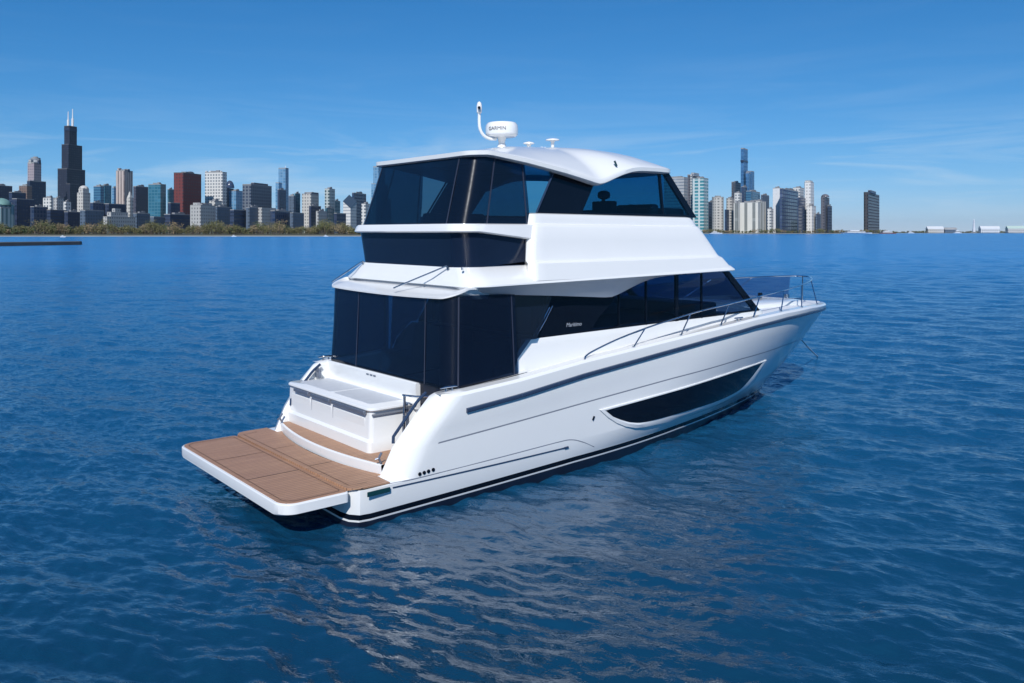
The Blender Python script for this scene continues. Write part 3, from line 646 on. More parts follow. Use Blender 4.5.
# ---- flybridge glazing
Y0, Y1, Z0_, Z1_ = 1.95, 1.83, 5.36, 6.45
for s in (-1, 1):
    side_panel('blackout_panel', [(4.52, 5.36), (5.80, 5.36), (6.36, 6.16), (5.14, 6.34)], Y0, Y1, Z0_, Z1_, s, BLACK, yacht, .025, .004)
    side_panel('flybridge_window', [(5.80, 5.37), (8.56, 5.37), (8.56, 6.44), (6.9, 6.40), (6.37, 6.16)], Y0, Y1, Z0_, Z1_, s, GLASS, yacht, .012)
    side_panel('flybridge_window', [(8.63, 5.37), (9.62, 5.37), (8.72, 6.45), (8.63, 6.45)], Y0, Y1, Z0_, Z1_, s, GLASS, yacht, .012)
    side_panel('mullion', [(8.56, 5.36), (8.63, 5.36), (8.63, 6.45), (8.56, 6.45)], Y0, Y1, Z0_, Z1_, s, BLACK, yacht, .05, .004)
    side_panel('windscreen_pillar', [(9.62, 5.36), (9.86, 5.36), (8.92, 6.46), (8.70, 6.46)], Y0, Y1, Z0_, Z1_, s, BLACK, yacht, .06, .006)
    side_panel('window_sill', [(4.50, 5.355), (9.80, 5.355), (9.74, 5.43), (4.55, 5.43)], Y0, Y1, Z0_, Z1_, s, BLACK, yacht, .03, .008)
    mb = MB(); mb.tube([(4.50, s * 1.955, 5.40), (5.10, s * 1.87, 6.33)], .022, 6); mb.build('enclosure_frame', RUBRAIL, yacht)
mb = MB(); mb.loft([arc_front(9.70, 1.94, .72, 5.37), arc_front(8.80, 1.82, .66, 6.47)]); mb.build('flybridge_windscreen', GLASS, yacht)
# upper curtain
ulo = both(aftU(2.53, 4.33, 1.96, .45)); uhi = both(aftU(2.96, 4.30, 1.81, .42))
U0 = zed(ulo, 5.14); U2 = [(x, y, ze(x, y) + .02) for x, y in uhi]
U1 = [((a_[0] + b_[0]) / 2 + .012, (a_[1] + b_[1]) / 2 * .995, (a_[2] + b_[2]) / 2) for a_, b_ in zip(U0, U2)]
mb = MB(); mb.loft([U0, U1, U2]); ucur = mb.build('flybridge_curtain', CURT2, yacht)
nU = len(U0); cu = nU // 2
for i in (cu + 4, cu - 5, cu + 15, cu - 15, nU - 2, 1):
    strip_on(U0, U2, i, .035).build('zip', ZIPM, ucur)
# flybridge interior
mb = MB(); mb.box((6.2, 0, 4.36), (6.6, 3.4, .04)); mb.build('flybridge_sole', INNER, yacht)
def helm_chair(x, y):
    m_ = MB(); m_.box((x, y, 5.05), (.52, .56, .16)); m_.box((x - .24, y, 5.40), (.26, .60, .72)); m_.box((x + .12, y, 5.22), (.55, .5, .2)); m_.box((x - .05, y - .3, 5.3), (.42, .07, .08)); m_.box((x - .05, y + .3, 5.3), (.42, .07, .08))
    c_ = m_.build('helm_chair', UPHOL, yacht); bevel(c_, .06, 3)
    m_ = MB(); m_.tube([(x, y, 4.38), (x, y, 5.0)], .07, 12); m_.build('pedestal', INNER, c_)
    m_ = MB(); m_.lathe([(.05, -.10), (.14, -.06), (.155, .0), (.14, .08), (.06, .12)], (x - .26, y, 5.90), 14); m_.tube([(x - .27, y, 5.7), (x - .28, y, 5.8)], .05, 8); bevel(m_.build('headrest', UPHOL, c_), .05, 3)
helm_chair(8.1, -.75); helm_chair(8.1, .35)
mb = MB(); mb.box((9.35, -.2, 5.22), (.8, 3.0, .75)); mb.box((9.05, -.75, 5.62), (.3, 1.2, .16)); bevel(mb.build('helm_console', UPHOL, yacht), .08, 3)
mb = MB(); mb.lathe([(.19, -.015), (.215, 0), (.19, .015)], (0, 0, 0), 20); w_ = mb.build('helm_wheel', INNER, yacht); w_.location = (8.72, -.75, 5.52); w_.rotation_euler = (0, R(-60), 0)
mb = MB(); mb.box((4.9, 1.0, 4.75), (1.8, .7, .75)); mb.box((4.9, 1.35, 5.2), (1.8, .16, .5)); mb.box((5.6, -1.1, 4.8), (.9, .6, .9)); bevel(mb.build('flybridge_seating', UPHOL, yacht), .06, 2)

# ---- bow rail
RT_ = [(5.28, -2.56, 2.33), (5.36, -2.53, 2.40), (5.70, -2.46, 2.48), (6.5, -2.43, 2.66), (7.47, -2.42, 2.83), (8.3, -2.42, 2.95), (9.12, -2.42, 3.06), (9.9, -2.40, 3.13), (10.7, -2.37, 3.19), (12.53, -2.12, 3.29), (14.2, -1.86, 3.38), (15.8, -1.45, 3.45), (17.0, -.98, 3.49), (17.75, -.55, 3.51), (18.15, -.25, 3.52), (18.25, 0, 3.52)]
railpts = bez(RT_, 6); railpts = railpts + [Vector((p.x, -p.y, p.z)) for p in railpts[:-1][::-1]]
mb = MB(); mb.tube(railpts, .021, 8); rail = mb.build('bow_rail', STEEL, yacht)
def rail_at(x): 
    xs = [p[0] for p in RT_]; return float(I(x, xs, [p[1] for p in RT_])), float(I(x, xs, [p[2] for p in RT_]))
for s in (-1, 1):
    for xb_, xt_ in ((6.86, 7.35), (8.5, 9.0), (10.05, 10.62), (11.55, 12.3), (13.1, 13.9), (14.6, 15.4), (16.3, 16.9)):
        yt, zt = rail_at(xt_); yb = -(rim_y(xb_) - .14)
        mb = MB(); mb.tube([(xb_, s * -yb, float(zrim(xb_)) - .005), (xt_, s * -yt, zt)], .016, 7); mb.tube([(xb_, s * -yb, float(zrim(xb_)) - .01), (xb_, s * -yb, float(zrim(xb_)) + .025)], .035, 8); mb.build('stanchion', STEEL, rail)
mb = MB(); mb.tube([(18.22, .0, 3.52), (18.2, 0, float(zrim(18.2)))], .018, 7); mb.build('stanchion', STEEL, rail)
# mesh screen along the port bow rail
rw = []
for p in railpts:
    if p.y > 0 and p.x > 11.5 and p.x < 18.1: rw.append([(p.x, p.y, p.z - .03), (p.x - .05, p.y + .06, float(zrim(p.x)) + .03)])
mb = MB(); mb.loft(rw); mb.build('rail_screen', NETM, rail)

# ---- roof gear
rd = MB(); rd.lathe([(.12, 6.97), (.10, 7.06), (.07, 7.12), (.11, 7.26)], (5.45, .25, 0), 16); radar = rd.build('radar', GELCOAT, yacht)
rd = MB(); rd.lathe([(.20, 7.24), (.33, 7.26), (.375, 7.31), (.385, 7.42), (.375, 7.53), (.33, 7.595), (.2, 7.615)], (5.45, .25, 0), 28); bevel(rd.build('radome', GELCOAT, radar), .015, 2)
mb = MB(); mb.tube(bez([(5.30, .28, 7.20), (5.12, .30, 7.20), (4.95, .32, 7.28), (4.85, .33, 7.46), (4.84, .33, 7.80)], 8), .035, 10); cmast = mb.build('camera_mast', GELCOAT, radar)
mb = MB(); mb.lathe([(.03, 7.76), (.06, 7.80), (.062, 7.96), (.045, 8.02), (.015, 8.05)], (4.84, .33, 0), 16); ch = mb.build('camera_head', GELCOAT, cmast)
mb = MB(); mb.tube([(4.80, .28, 7.89), (4.73, .20, 7.885)], .035, 10); mb.build('lens', BLACK, ch)
for gx, gy, gz, hh, rr2 in ((6.12, .05, 6.985, .12, .135), (6.85, 0, 6.995, .24, .17)):
    mb = MB(); mb.lathe([(.045, gz - .03), (.04, gz + hh - .03), (.06, gz + hh)], (gx, gy, 0), 12); g_ = mb.build('gps_antenna', GELCOAT, yacht)
    mb = MB(); mb.lathe([(.05, gz + hh), (rr2, gz + hh + .02), (rr2 * .95, gz + hh + .045), (rr2 * .5, gz + hh + .07), (.01, gz + hh + .075)], (gx, gy, 0), 20); mb.build('antenna_cap', GELCOAT, g_)
for gx in (6.4, 6.5): 
    mb = MB(); mb.tube([(gx, -.1, 6.96), (gx, -.1, 7.06)], .03, 8); mb.build('roof_fitting', MOULD, htop)
# ---- lettering
def lettering(name, text, size, loc, mx, m, parent, extrude=.003, shear=0., squash=1.):
    cu_ = bpy.data.curves.new(name, 'FONT'); cu_.body = text; cu_.size = size; cu_.extrude = extrude; cu_.align_x = 'CENTER'; cu_.shear = shear
    ob = bpy.data.objects.new(name, cu_); COL.objects.link(ob); bpy.context.view_layer.update()
    me = bpy.data.meshes.new_from_object(ob.evaluated_get(bpy.context.evaluated_depsgraph_get())); bpy.data.objects.remove(ob)
    me.materials.clear(); me.materials.append(m)
    o = bpy.data.objects.new(name, me); COL.objects.link(o); o.parent = parent
    o.matrix_world = Matrix.Translation(loc) @ mx @ Matrix.Diagonal((squash, 1, 1, 1)); return o
RX = Matrix.Rotation(R(90), 4, 'X')
lettering('name_lettering', 'Maritimo', .125, (5.50, -2.040, 2.965), RX, LETTER, yacht, shear=.25)
lettering('name_lettering', 'Maritimo', .125, (5.50, 2.040, 2.965), Matrix.Rotation(R(180), 4, 'Z') @ RX, LETTER, yacht, shear=.25)
# maker's word wrapped on the radome, facing aft and to starboard
txt = lettering('radome_lettering', 'GARMIN', .115, (0, 0, 0), Matrix.Identity(4), LETTERD, radar)
for v in txt.data.vertices:
    ang = math.atan2(-.768, -.64) - .32 + v.co.x / .385; rr3 = .388 + v.co.z
    v.co = (5.45 + rr3 * math.cos(ang), .25 + rr3 * math.sin(ang), 7.39 + v.co.y)

# ---- anchor rope running out from the stem
mb = MB(); mb.tube(bez([(17.7, 0, 1.62), (19.8, .95, 1.0), (21.9, 1.9, .44), (24.0, 2.85, -.08)], 8), .022, 6)
rope = tag(mb.build('anchor_rope', painted('pale_rope', (.50, .52, .52), .8)), "thin pale anchor rope running from the yacht's bow down to the water", 'rope')

# the whole yacht is a touch beamier than drawn above, measured from its starboard side
BEAM = 1.05
yacht.scale = (1, BEAM, 1); yacht.location = (0, 2.5 * (BEAM - 1), 0)

# ================================================================== WATER
def water_material():
    m, t, o = mat('lake_water'); h = NT(t)
    g = h.n('ShaderNodeNewGeometry').outputs['Position']
    ang = CAM_YAW + R(62)
    v1 = h.mapping(g, (1, 1, 1), (0, 0, -ang))
    v2 = h.mapping(v1, (.8, 1.5, 1))
    big = h.noise(h.mapping(v1, (.010, .030, 1)), 1.0, 4, .6)
    n_a = h.noise(v2, .85, 3, .55, .5)
    n_b = h.noise(v2, 4.2, 4, .6, .5)
    hgt = h.math('ADD', h.math('MULTIPLY', n_a, .14), h.math('MULTIPLY', n_b, .07))
    gust = h.math('MULTIPLY_ADD', h.ramp(big, [(.35, 0.), (.7, 1.)]), .5, .65)
    nb = h.bump(h.math('MULTIPLY', hgt, gust), .85, .42)
    nz = h.n('ShaderNodeTexNoise'); t.links.new(h.mapping(v1, (5.0, 8.0, 1)), nz.inputs['Vector']); nz.inputs['Scale'].default_value = 1.0; nz.inputs['Detail'].default_value = 3; nz.inputs['Roughness'].default_value = .7
    vm = h.n('ShaderNodeVectorMath', operation='SUBTRACT'); t.links.new(nz.outputs['Color'], vm.inputs[0]); vm.inputs[1].default_value = (.5, .5, .5)
    v2_ = h.n('ShaderNodeVectorMath', operation='MULTIPLY'); t.links.new(vm.outputs[0], v2_.inputs[0]); v2_.inputs[1].default_value = (1, 1, 0)
    at_ = h.n('ShaderNodeAttribute', attribute_name='chop'); kk = h.math('MULTIPLY_ADD', at_.outputs['Fac'], 7.0, .24)
    v2b = h.n('ShaderNodeVectorMath', operation='SCALE'); t.links.new(v2_.outputs[0], v2b.inputs[0]); t.links.new(kk, v2b.inputs['Scale']); v2_ = v2b
    v3_ = h.n('ShaderNodeVectorMath', operation='ADD'); t.links.new(v2_.outputs[0], v3_.inputs[0]); t.links.new(nb, v3_.inputs[1])
    v4_ = h.n('ShaderNodeVectorMath', operation='NORMALIZE'); t.links.new(v3_.outputs[0], v4_.inputs[0]); nb = v4_.outputs[0]
    # base colour brightens with distance: painted stand-in for the sky reflected far out
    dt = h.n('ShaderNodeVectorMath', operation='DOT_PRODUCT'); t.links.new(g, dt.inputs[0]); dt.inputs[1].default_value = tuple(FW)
    far_ramp = h.n('ShaderNodeMapRange'); t.links.new(dt.outputs['Value'], far_ramp.inputs['Value']); far_ramp.inputs['From Min'].default_value = -8; far_ramp.inputs['From Max'].default_value = 140
    far_mix = h.math('POWER', far_ramp.outputs[0], .6)
    near_col = h.ramp(big, [(.3, (.003, .028, .053)), (.7, (.0042, .036, .067))]); far_skylit = h.ramp(big, [(.3, (.010, .155, .40)), (.7, (.015, .195, .48))])
    col = h.mix(far_mix, near_col, far_skylit)
    rgh = h.math('MULTIPLY_ADD', at_.outputs['Fac'], 1.15, .02)
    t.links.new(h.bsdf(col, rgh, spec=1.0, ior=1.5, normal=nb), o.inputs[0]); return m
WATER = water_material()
rng = np.random.default_rng(11)
def make_water():
    nr = 560
    rr = [0.0]; r_ = 3.0
    while r_ < 500: rr.append(r_); r_ *= 1.0052
    while r_ < 40000: rr.append(r_); r_ *= 1.12
    rr = np.array(rr)
    fine = np.linspace(-40, 40, 700); th = np.concatenate([np.linspace(-180, -41, 60), fine, np.linspace(41, 180, 60)[:-1]])
    base = math.degrees(CAM_YAW)
    T = np.radians(base + th)
    X = CAM_POS.x + rr[:, None] * np.cos(T)[None]; Y = CAM_POS.y + rr[:, None] * np.sin(T)[None]
    Zs = np.zeros_like(X); lost = np.zeros_like(X); cell = np.maximum(np.gradient(rr), .02)[:, None] * np.ones((1, len(T)))
    dth = np.abs(np.gradient(np.radians(th)))[None] * rr[:, None]
    cell = np.maximum(cell, dth)
    dirm = CAM_YAW + R(152)
    for k in range(140):
        lam = .24 * (6 / .24) ** (rng.random() ** 1.7); d = dirm + rng.normal(0, .62); ph = rng.random() * 6.283
        kk = 2 * math.pi / lam; amp = .0185 / kk * (1.3 if lam < .9 else 1.0 if lam < 2.2 else .75)
        fade = np.clip((lam / cell - 2.0) / 2.2, 0, 1)
        p = kk * (X * math.cos(d) + Y * math.sin(d)) + ph
        lost += .5 * (amp * kk * (1 - fade)) ** 2
        Zs += amp * fade * (np.sin(p) + .22 * np.cos(2 * p))
    nR, nT = X.shape
    co = np.stack([X, Y, Zs], -1).reshape(-1, 3).astype(np.float32)
    i, j = np.meshgrid(np.arange(nR - 1), np.arange(nT), indexing='ij'); k = (j + 1) % nT
    q = np.stack([i * nT + j, (i + 1) * nT + j, (i + 1) * nT + k, i * nT + k], -1).reshape(-1, 4)
    me = bpy.data.meshes.new('lake'); me.vertices.add(len(co)); me.vertices.foreach_set('co', co.ravel())
    me.loops.add(q.size); me.loops.foreach_set('vertex_index', q.ravel().astype(np.int32))
    me.polygons.add(len(q)); me.polygons.foreach_set('loop_start', (np.arange(len(q)) * 4).astype(np.int32))
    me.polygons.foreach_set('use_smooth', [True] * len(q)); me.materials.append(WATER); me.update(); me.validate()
    at_ = me.attributes.new('chop', 'FLOAT', 'POINT'); at_.data.foreach_set('value', np.sqrt(lost).ravel().astype(np.float32))
    o = bpy.data.objects.new('water', me); COL.objects.link(o); return tag(o, kind='structure')
water = make_water()

# ================================================================== FAR SHORE
def at(px, D, z=0.): return Vector((CAM_POS.x, CAM_POS.y, 0)) + FW * D + RT * (D * (px - 512) / FOCAL) + Vector((0, 0, z))
def hz(y, D): return 5.0 + (232 - y) * D / FOCAL
LAND = painted('shore_grass_and_soil', (.085, .085, .045), .9, var=.35, scale=.02)
SHOREM = painted('pale_shore_stone', (.26, .25, .22), .9, var=.15, scale=.05)
edge_ = [(-500, 880), (-60, 900), (120, 915), (372, 935), (520, 1250), (640, 1900), (700, 2250), (800, 2330), (884, 2400), (890, 3300), (960, 3500), (1100, 3900), (1500, 4600)]
mb = MB()
f0 = [at(p, D, -.5) for p, D in edge_]; f1 = [at(p, D + 2, .9) for p, D in edge_]; f2 = [at(p, D + 8, 1.0) for p, D in edge_]; f3 = [at(p, D + 60, 2.2) for p, D in edge_]; f4 = [at(p, 9000, 3.0) for p, D in edge_]
mb.loft([f0, f1, f2, f3, f4], mis=[1, 1, 0, 0]); land = tag(mb.build('shore_land', [LAND, SHOREM], smooth=0), kind='structure')
# breakwater on the left
mb = MB(); CONC = painted('dark_wet_concrete', (.055, .052, .05), .85, var=.25, scale=.3)
p = [at(-160, 245), at(80.5, 322), at(82, 334), at(-160, 258)]
mb.loft([[q + Vector((0, 0, z)) for q in p] for z in (-1.5, 1.15)], closed=True, cap1=True)
bw = mb.build('breakwater', CONC, smooth=0); tag(bw, 'long low dark concrete breakwater at the left edge of the water', 'breakwater')
mb = MB(); p2 = [at(-160, 246), at(79.6, 323.5), at(81, 332.5), at(-160, 256)]; mb.loft([[q + Vector((0, 0, z)) for q in p2] for z in (1.14, 1.32)], closed=True, cap1=True); mb.build('cap_slab', painted('worn_concrete_cap', (.12, .115, .105), .9), bw, smooth=0)

# ---- buildings
GA_LEFT, GA_RIGHT = R(13), R(31)          # the street grid is seen at a different angle on either side of the bay
def grid(px): return GA_LEFT if px < 512 else GA_RIGHT
_fm = {}
def facade(wall, glass, bay=8., fl=8., fx=.6, fz=.6, rough=.25, mode='grid'):
    key = (wall, glass, bay, fl, fx, fz, rough, mode)
    if key in _fm: return _fm[key]
    m, t, o = mat('facade'); h = NT(t)
    co = h.n('ShaderNodeTexCoord').outputs['Object']; s_ = h.n('ShaderNodeSeparateXYZ'); t.links.new(co, s_.inputs[0])
    u = h.math('ADD', s_.outputs['X'], s_.outputs['Y'])
    fu = h.math('LESS_THAN', h.math('FRACT', h.math('DIVIDE', u, bay)), fx); fw_ = h.math('LESS_THAN', h.math('FRACT', h.math('DIVIDE', s_.outputs['Z'], fl)), fz)
    g_ = fu if mode == 'vert' else (fw_ if mode == 'band' else h.math('MULTIPLY', fu, fw_))
    nrm = h.n('ShaderNodeNewGeometry').outputs['Normal']; sn = h.n('ShaderNodeSeparateXYZ'); t.links.new(nrm, sn.inputs[0])
    side = h.math('LESS_THAN', h.math('ABSOLUTE', sn.outputs['Z']), .5)
    g_ = h.math('MULTIPLY', g_, side)
    # every window bay a little different: some glass paler at random
    wv = h.n('ShaderNodeCombineXYZ'); t.links.new(h.math('FLOOR', h.math('DIVIDE', u, bay)), wv.inputs[0]); t.links.new(h.math('FLOOR', h.math('DIVIDE', s_.outputs['Z'], fl)), wv.inputs[1])
    wno = h.n('ShaderNodeTexWhiteNoise', noise_dimensions='2D'); t.links.new(wv.outputs[0], wno.inputs['Vector'])
    gcol = h.mix(h.math('MULTIPLY', h.ramp(wno.outputs['Value'], [(.55, 0.), (1., 1.)]), .45), (*glass, 1), (*[min(1, c * 1.8 + .04) for c in glass], 1))
    wcol = h.mix(h.noise(co, .03, 4), (*[c * .86 for c in wall], 1), (*wall, 1))
    c = h.mix(g_, wcol, gcol)
    r = h.math('MULTIPLY_ADD', g_, rough - .75, .75)
    t.links.new(h.bsdf(c, r, spec=.5), o.inputs[0]); _fm[key] = m; return m
ROOFM = painted('grey_flat_roof', (.30, .30, .30), .9, var=.2, scale=.05)
ROOFD = painted('dark_flat_roof', (.10, .10, .11), .9, var=.2, scale=.05)
PLANT = painted('rooftop_machinery', (.22, .22, .23), .8, var=.2, scale=.1)
def dims(xl, xm, xr, D):
    GA = grid(xm); X = D * (xm - 512) / FOCAL; ul = (xl - 512) / FOCAL; ur = (xr - 512) / FOCAL
    a_ = max(.5, (X - ul * D) / (math.cos(GA) + ul * math.sin(GA))); b_ = max(.5, (ur * D - X) / (math.sin(GA) - ur * math.cos(GA)))
    return a_, b_
class Bld:
    def __init__(s, name, label, px, D, cat='building', group=None):
        GROT = CAM_YAW - grid(px)
        s.o = tag(empty(name, at(px, D, 1.6), GROT), label, cat, group); s.D = D
        s.M = Matrix.Translation(s.o.location) @ Matrix.Rotation(GROT, 4, 'Z'); s.Mi = s.M.inverted()
    def block(s, part, xl, xm, xr, yt, m, yb=None, dD=0., roof=None, plant=True, taper=0., chamf=0.):
        D = s.D + dD; a_, b_ = dims(xl, xm, xr, D)
        o0 = s.Mi @ at(xm, D, 0); z1 = hz(yt, D) - 1.6; z0 = -1.0 if yb is None else hz(yb, D) - 1.6
        ox, oy = o0.x, o0.y
        base = [(ox, oy), (ox + b_, oy), (ox + b_, oy + a_), (ox, oy + a_)]
        if chamf:
            c_ = chamf * min(a_, b_); base = [(ox + c_, oy), (ox + b_ - c_, oy), (ox + b_, oy + c_), (ox + b_, oy + a_ - c_), (ox + b_ - c_, oy + a_), (ox + c_, oy + a_), (ox, oy + a_ - c_), (ox, oy + c_)]
        cx, cy = ox + b_ / 2, oy + a_ / 2; k = 1 - taper
        mb = MB(); mb.loft([[(x, y, z0) for x, y in base], [(cx + (x - cx) * k, cy + (y - cy) * k, z1) for x, y in base]], closed=True, cap1=True)
        w = mb.build(part, m, s.o, smooth=0)
        if roof is not False:
            mb = MB(); t_ = max(1.5, (z1 - z0) * .012)
            mb.loft([[(cx + (x - cx) * k * 1.004, cy + (y - cy) * k * 1.004, z) for x, y in base] for z in (z1 - .2, z1 + t_)], closed=True, cap1=True); mb.build('roof', roof or ROOFM, s.o, smooth=0)
            if plant:
                mb = MB(); mb.box((cx, cy, z1 + t_ + 1.8), (b_ * .45, a_ * .5, 4.0)); mb.box((cx + b_ * .1, cy - a_ * .1, z1 + t_ + 4), (b_ * .18, a_ * .2, 3.5)); mb.build('rooftop_plant', PLANT, s.o, smooth=0)
        s.last = (cx, cy, z0, z1, a_, b_); return w
    def mast(s, px, y0, y1, m, r=2.2, dD=30.):
        D = s.D + dD; p = s.Mi @ at(px, D, 0)
        mb = MB(); z0, z1 = hz(y0, D) - 1.6, hz(y1, D) - 1.6
        mb.tube([(p.x, p.y, z0), (p.x, p.y, z0 + (z1 - z0) * .45), (p.x, p.y, z0 + (z1 - z0) * .46), (p.x, p.y, z1)], [r, r, r * .5, r * .3], 8); mb.build('antenna', m, s.o)
    def pyramid(s, part, xl, xm, xr, yb, yt, m, dD=0., n=4):
        D = s.D + dD; a_, b_ = dims(xl, xm, xr, D); o0 = s.Mi @ at(xm, D, 0); z0, z1 = hz(yb, D) - 1.6, hz(yt, D) - 1.6
        mb = MB(); cx, cy = o0.x + b_ / 2, o0.y + a_ / 2
        mb.loft([[(o0.x, o0.y, z0), (o0.x + b_, o0.y, z0), (o0.x + b_, o0.y + a_, z0), (o0.x, o0.y + a_, z0)], [(cx + dx, cy + dy, z1) for dx, dy in ((-.3, -.3), (.3, -.3), (.3, .3), (-.3, .3))]], closed=True, cap1=True); mb.build(part, m, s.o, smooth=0)
    def dome(s, part, px, hw, yb, yt, m, dD=20.):
        D = s.D + dD; p = s.Mi @ at(px, D, 0); r = hw * D / FOCAL; z0, z1 = hz(yb, D) - 1.6, hz(yt, D) - 1.6
        mb = MB(); mb.lathe([(r * math.cos(t), z0 + (z1 - z0) * math.sin(t)) for t in np.linspace(0, 1.5, 7)], (p.x, p.y, 0), 14); mb.build(part, m, s.o)
    def drum(s, part, px, hw, yt, m, dD=20., yb=None, n=20):
        D = s.D + dD; p = s.Mi @ at(px, D, 0); r = hw * D / FOCAL; z0 = -1 if yb is None else hz(yb, D) - 1.6; z1 = hz(yt, D) - 1.6
        mb = MB(); mb.lathe([(r, z0), (r, z1)], (p.x, p.y, 0), n); mb.build(part, m, s.o, smooth=30)
        mb = MB(); mb.lathe([(r * 1.01, z1 - .2), (r * 1.01, z1 + 2), (r * .5, z1 + 2.2), (r * .5, z1 + 6)], (p.x, p.y, 0), n); mb.build('roof', ROOFM, s.o, smooth=30)

NAVYG = (.012, .022, .05); BLUEG = (.03, .10, .19); TEALG = (.02, .12, .19); DKGL = (.02, .03, .045)
F_black = facade((.014, .019, .040), (.008, .013, .030), 9, 8, .6, .55, .3)
F_dark = facade((.020, .036, .082), NAVYG, 9, 9, .6, .6, .3)
F_dark2 = facade((.026, .048, .105), NAVYG, 12, 8, .55, .5, .35, 'band')
F_navy = facade((.03, .05, .10), (.015, .035, .085), 10, 10, .7, .7, .2)
F_teal = facade((.05, .17, .24), TEALG, 10, 9, .85, .75, .15)
F_teal2 = facade((.06, .20, .30), BLUEG, 14, 8, .8, .75, .15, 'band')
F_sky = facade((.16, .30, .44), (.08, .20, .34), 10, 9, .7, .7, .15)
F_pink = facade((.50, .42, .38), (.16, .13, .13), 10, 9, .4, .55, .4, 'vert')
F_white = facade((.66, .65, .62), (.14, .16, .18), 9, 9, .52, .55, .4)
F_cream = facade((.53, .51, .47), (.14, .14, .14), 8, 9, .42, .5, .4)
F_stone = facade((.43, .43, .42), (.12, .12, .13), 7, 8, .4, .5, .5)
F_grey = facade((.09, .13, .19), (.04, .06, .09), 9, 8, .5, .55, .4)
F_lgrey = facade((.42, .44, .46), (.20, .23, .27), 9, 11, .5, .45, .4, 'band')
F_brown = facade((.20, .14, .12), (.06, .05, .05), 8, 8, .45, .55, .4)
F_red = facade((.16, .034, .032), (.05, .016, .02), 9, 9, .45, .5, .35)
F_bgrey = facade((.12, .12, .145), (.05, .05, .06), 11, 9, .55, .55, .3)
F_bluepat = facade((.02, .042, .115), (.05, .075, .13), 26, 11, .8, .75, .2)
F_vert = facade((.68, .66, .60), (.20, .21, .20), 24, 9, .38, .7, .4, 'vert')
F_lpt = facade((.05, .045, .05), (.018, .018, .022), 12, 10, .6, .6, .25)
F_tealres = facade((.55, .62, .62), (.05, .22, .26), 18, 11, .68, .68, .2)
F_tealdk = facade((.03, .10, .14), (.015, .07, .10), 12, 10, .75, .7, .2)
F_adler = facade((.36, .44, .44), (.10, .17, .18), 8, 30, .5, .9, .5, 'vert')
WSTEEL = painted('white_antenna_steel', (.7, .7, .7), .5)
COPPER = painted('green_roof_copper', (.16, .30, .27), .7, var=.2, scale=.1)

BG = 'city towers along the shore'
def simple(name, label, xl, xm, xr, yt, D, m, **k):
    b_ = Bld(name, label, xm, D, group=BG); b_.block('tower', xl, xm, xr, yt, m, **k); return b_
# --- left group, from the left edge to the bow of the skyline behind the stern
b_ = Bld('observatory', 'low pale blue-green classical building at the far left edge of the shore', 4, 1260, group=None)
b_.block('wall', -14, -6, 14.5, 205, F_adler, roof=COPPER, plant=False); b_.block('portico', -3, 1, 11, 208, F_adler, dD=-12, plant=False); b_.dome('dome', 1, 9, 205, 198, COPPER, 25)
simple('office_block', 'dark flat-topped block at the left edge, left of the twin-antenna tower', -14, -4, 12.3, 185.5, 2500, F_dark)
simple('office_block', 'lower navy block just right of the dark block at the left edge', 9, 12, 26, 192.5, 2350, F_dark2)
b_ = Bld('crowned_tower', 'tower with a pale round-cornered crown on dark shoulders, left of the twin-antenna tower', 33, 2700, 'skyscraper', BG)
b_.block('shaft', 27.6, 34, 41.3, 163, facade((.36, .30, .32), (.12, .11, .14), 8, 9, .45, .5, .4), plant=False); b_.block('shoulder', 27, 30, 46, 181, F_dark, dD=-60); b_.block('wing', 19, 27, 32, 186, F_brown, dD=-120); b_.drum('crown', 35.5, 4.4, 158.5, F_lgrey, 40, 164)
b_.block('crown_pier', 28.5, 31, 33.5, 160, F_stone, yb=164, dD=2, plant=False); b_.block('crown_pier', 37.5, 39, 41, 160, F_dark, yb=164, dD=2, plant=False)
b_ = Bld('antenna_tower', 'tallest black stepped skyscraper with two white antennas on its roof', 71, 2900, 'skyscraper', BG)
b_.block('lower_tier', 57.6, 67, 85.2, 169, F_black, roof=ROOFD, plant=False); b_.block('middle_tier', 61.6, 68.5, 82.2, 144.5, F_black, dD=8, yb=170, roof=ROOFD, plant=False); b_.block('upper_tier', 64.2, 69.5, 76.9, 126, F_black, dD=16, yb=146, roof=ROOFD, plant=False)
b_.block('side_tube', 66, 70, 79, 184, F_black, dD=-25, roof=ROOFD, plant=False)
b_.mast(68.2, 126.5, 111.5, WSTEEL, 4.0, 80); b_.mast(72.6, 126.5, 109, WSTEEL, 4.0, 60)
b_.block('crown_band', 64.0, 69.4, 77.1, 127.8, F_dark, yb=130.5, dD=13, roof=False)
b_ = Bld('stone_tower', 'cream stone tower with a rounded top in front of the antenna tower', 82, 2300, group=BG)
b_.block('shaft', 77, 83, 90.3, 193, F_cream, plant=False); b_.block('upper_stage', 78.5, 83, 89, 189, F_cream, yb=194, dD=8, plant=False); b_.dome('dome', 83.8, 4.4, 189, 185.5, F_cream, 30)
simple('low_block', 'low white block with a greenish roof, left of the cream stone tower', 43, 51, 56, 198, 2250, F_white)
simple('low_block', 'low beige-grey block at the foot of the antenna tower', 53.5, 57, 64, 198.5, 2150, F_stone)
simple('low_block', 'small pale block between the antenna tower and the cream tower', 63.5, 66, 71, 202, 2120, F_white)
simple('glass_block', 'short bright blue glass block right of the cream stone tower', 93.6, 100.5, 104, 186.5, 2500, F_teal2)
simple('glass_block', 'short teal glass block with cut-off corners beside the bright blue one', 100.5, 104, 112, 185.5, 2600, F_teal, chamf=.2)
simple('office_block', 'narrow blue-grey block partly behind the tall pinkish tower', 112, 114, 117, 188, 2750, F_sky)
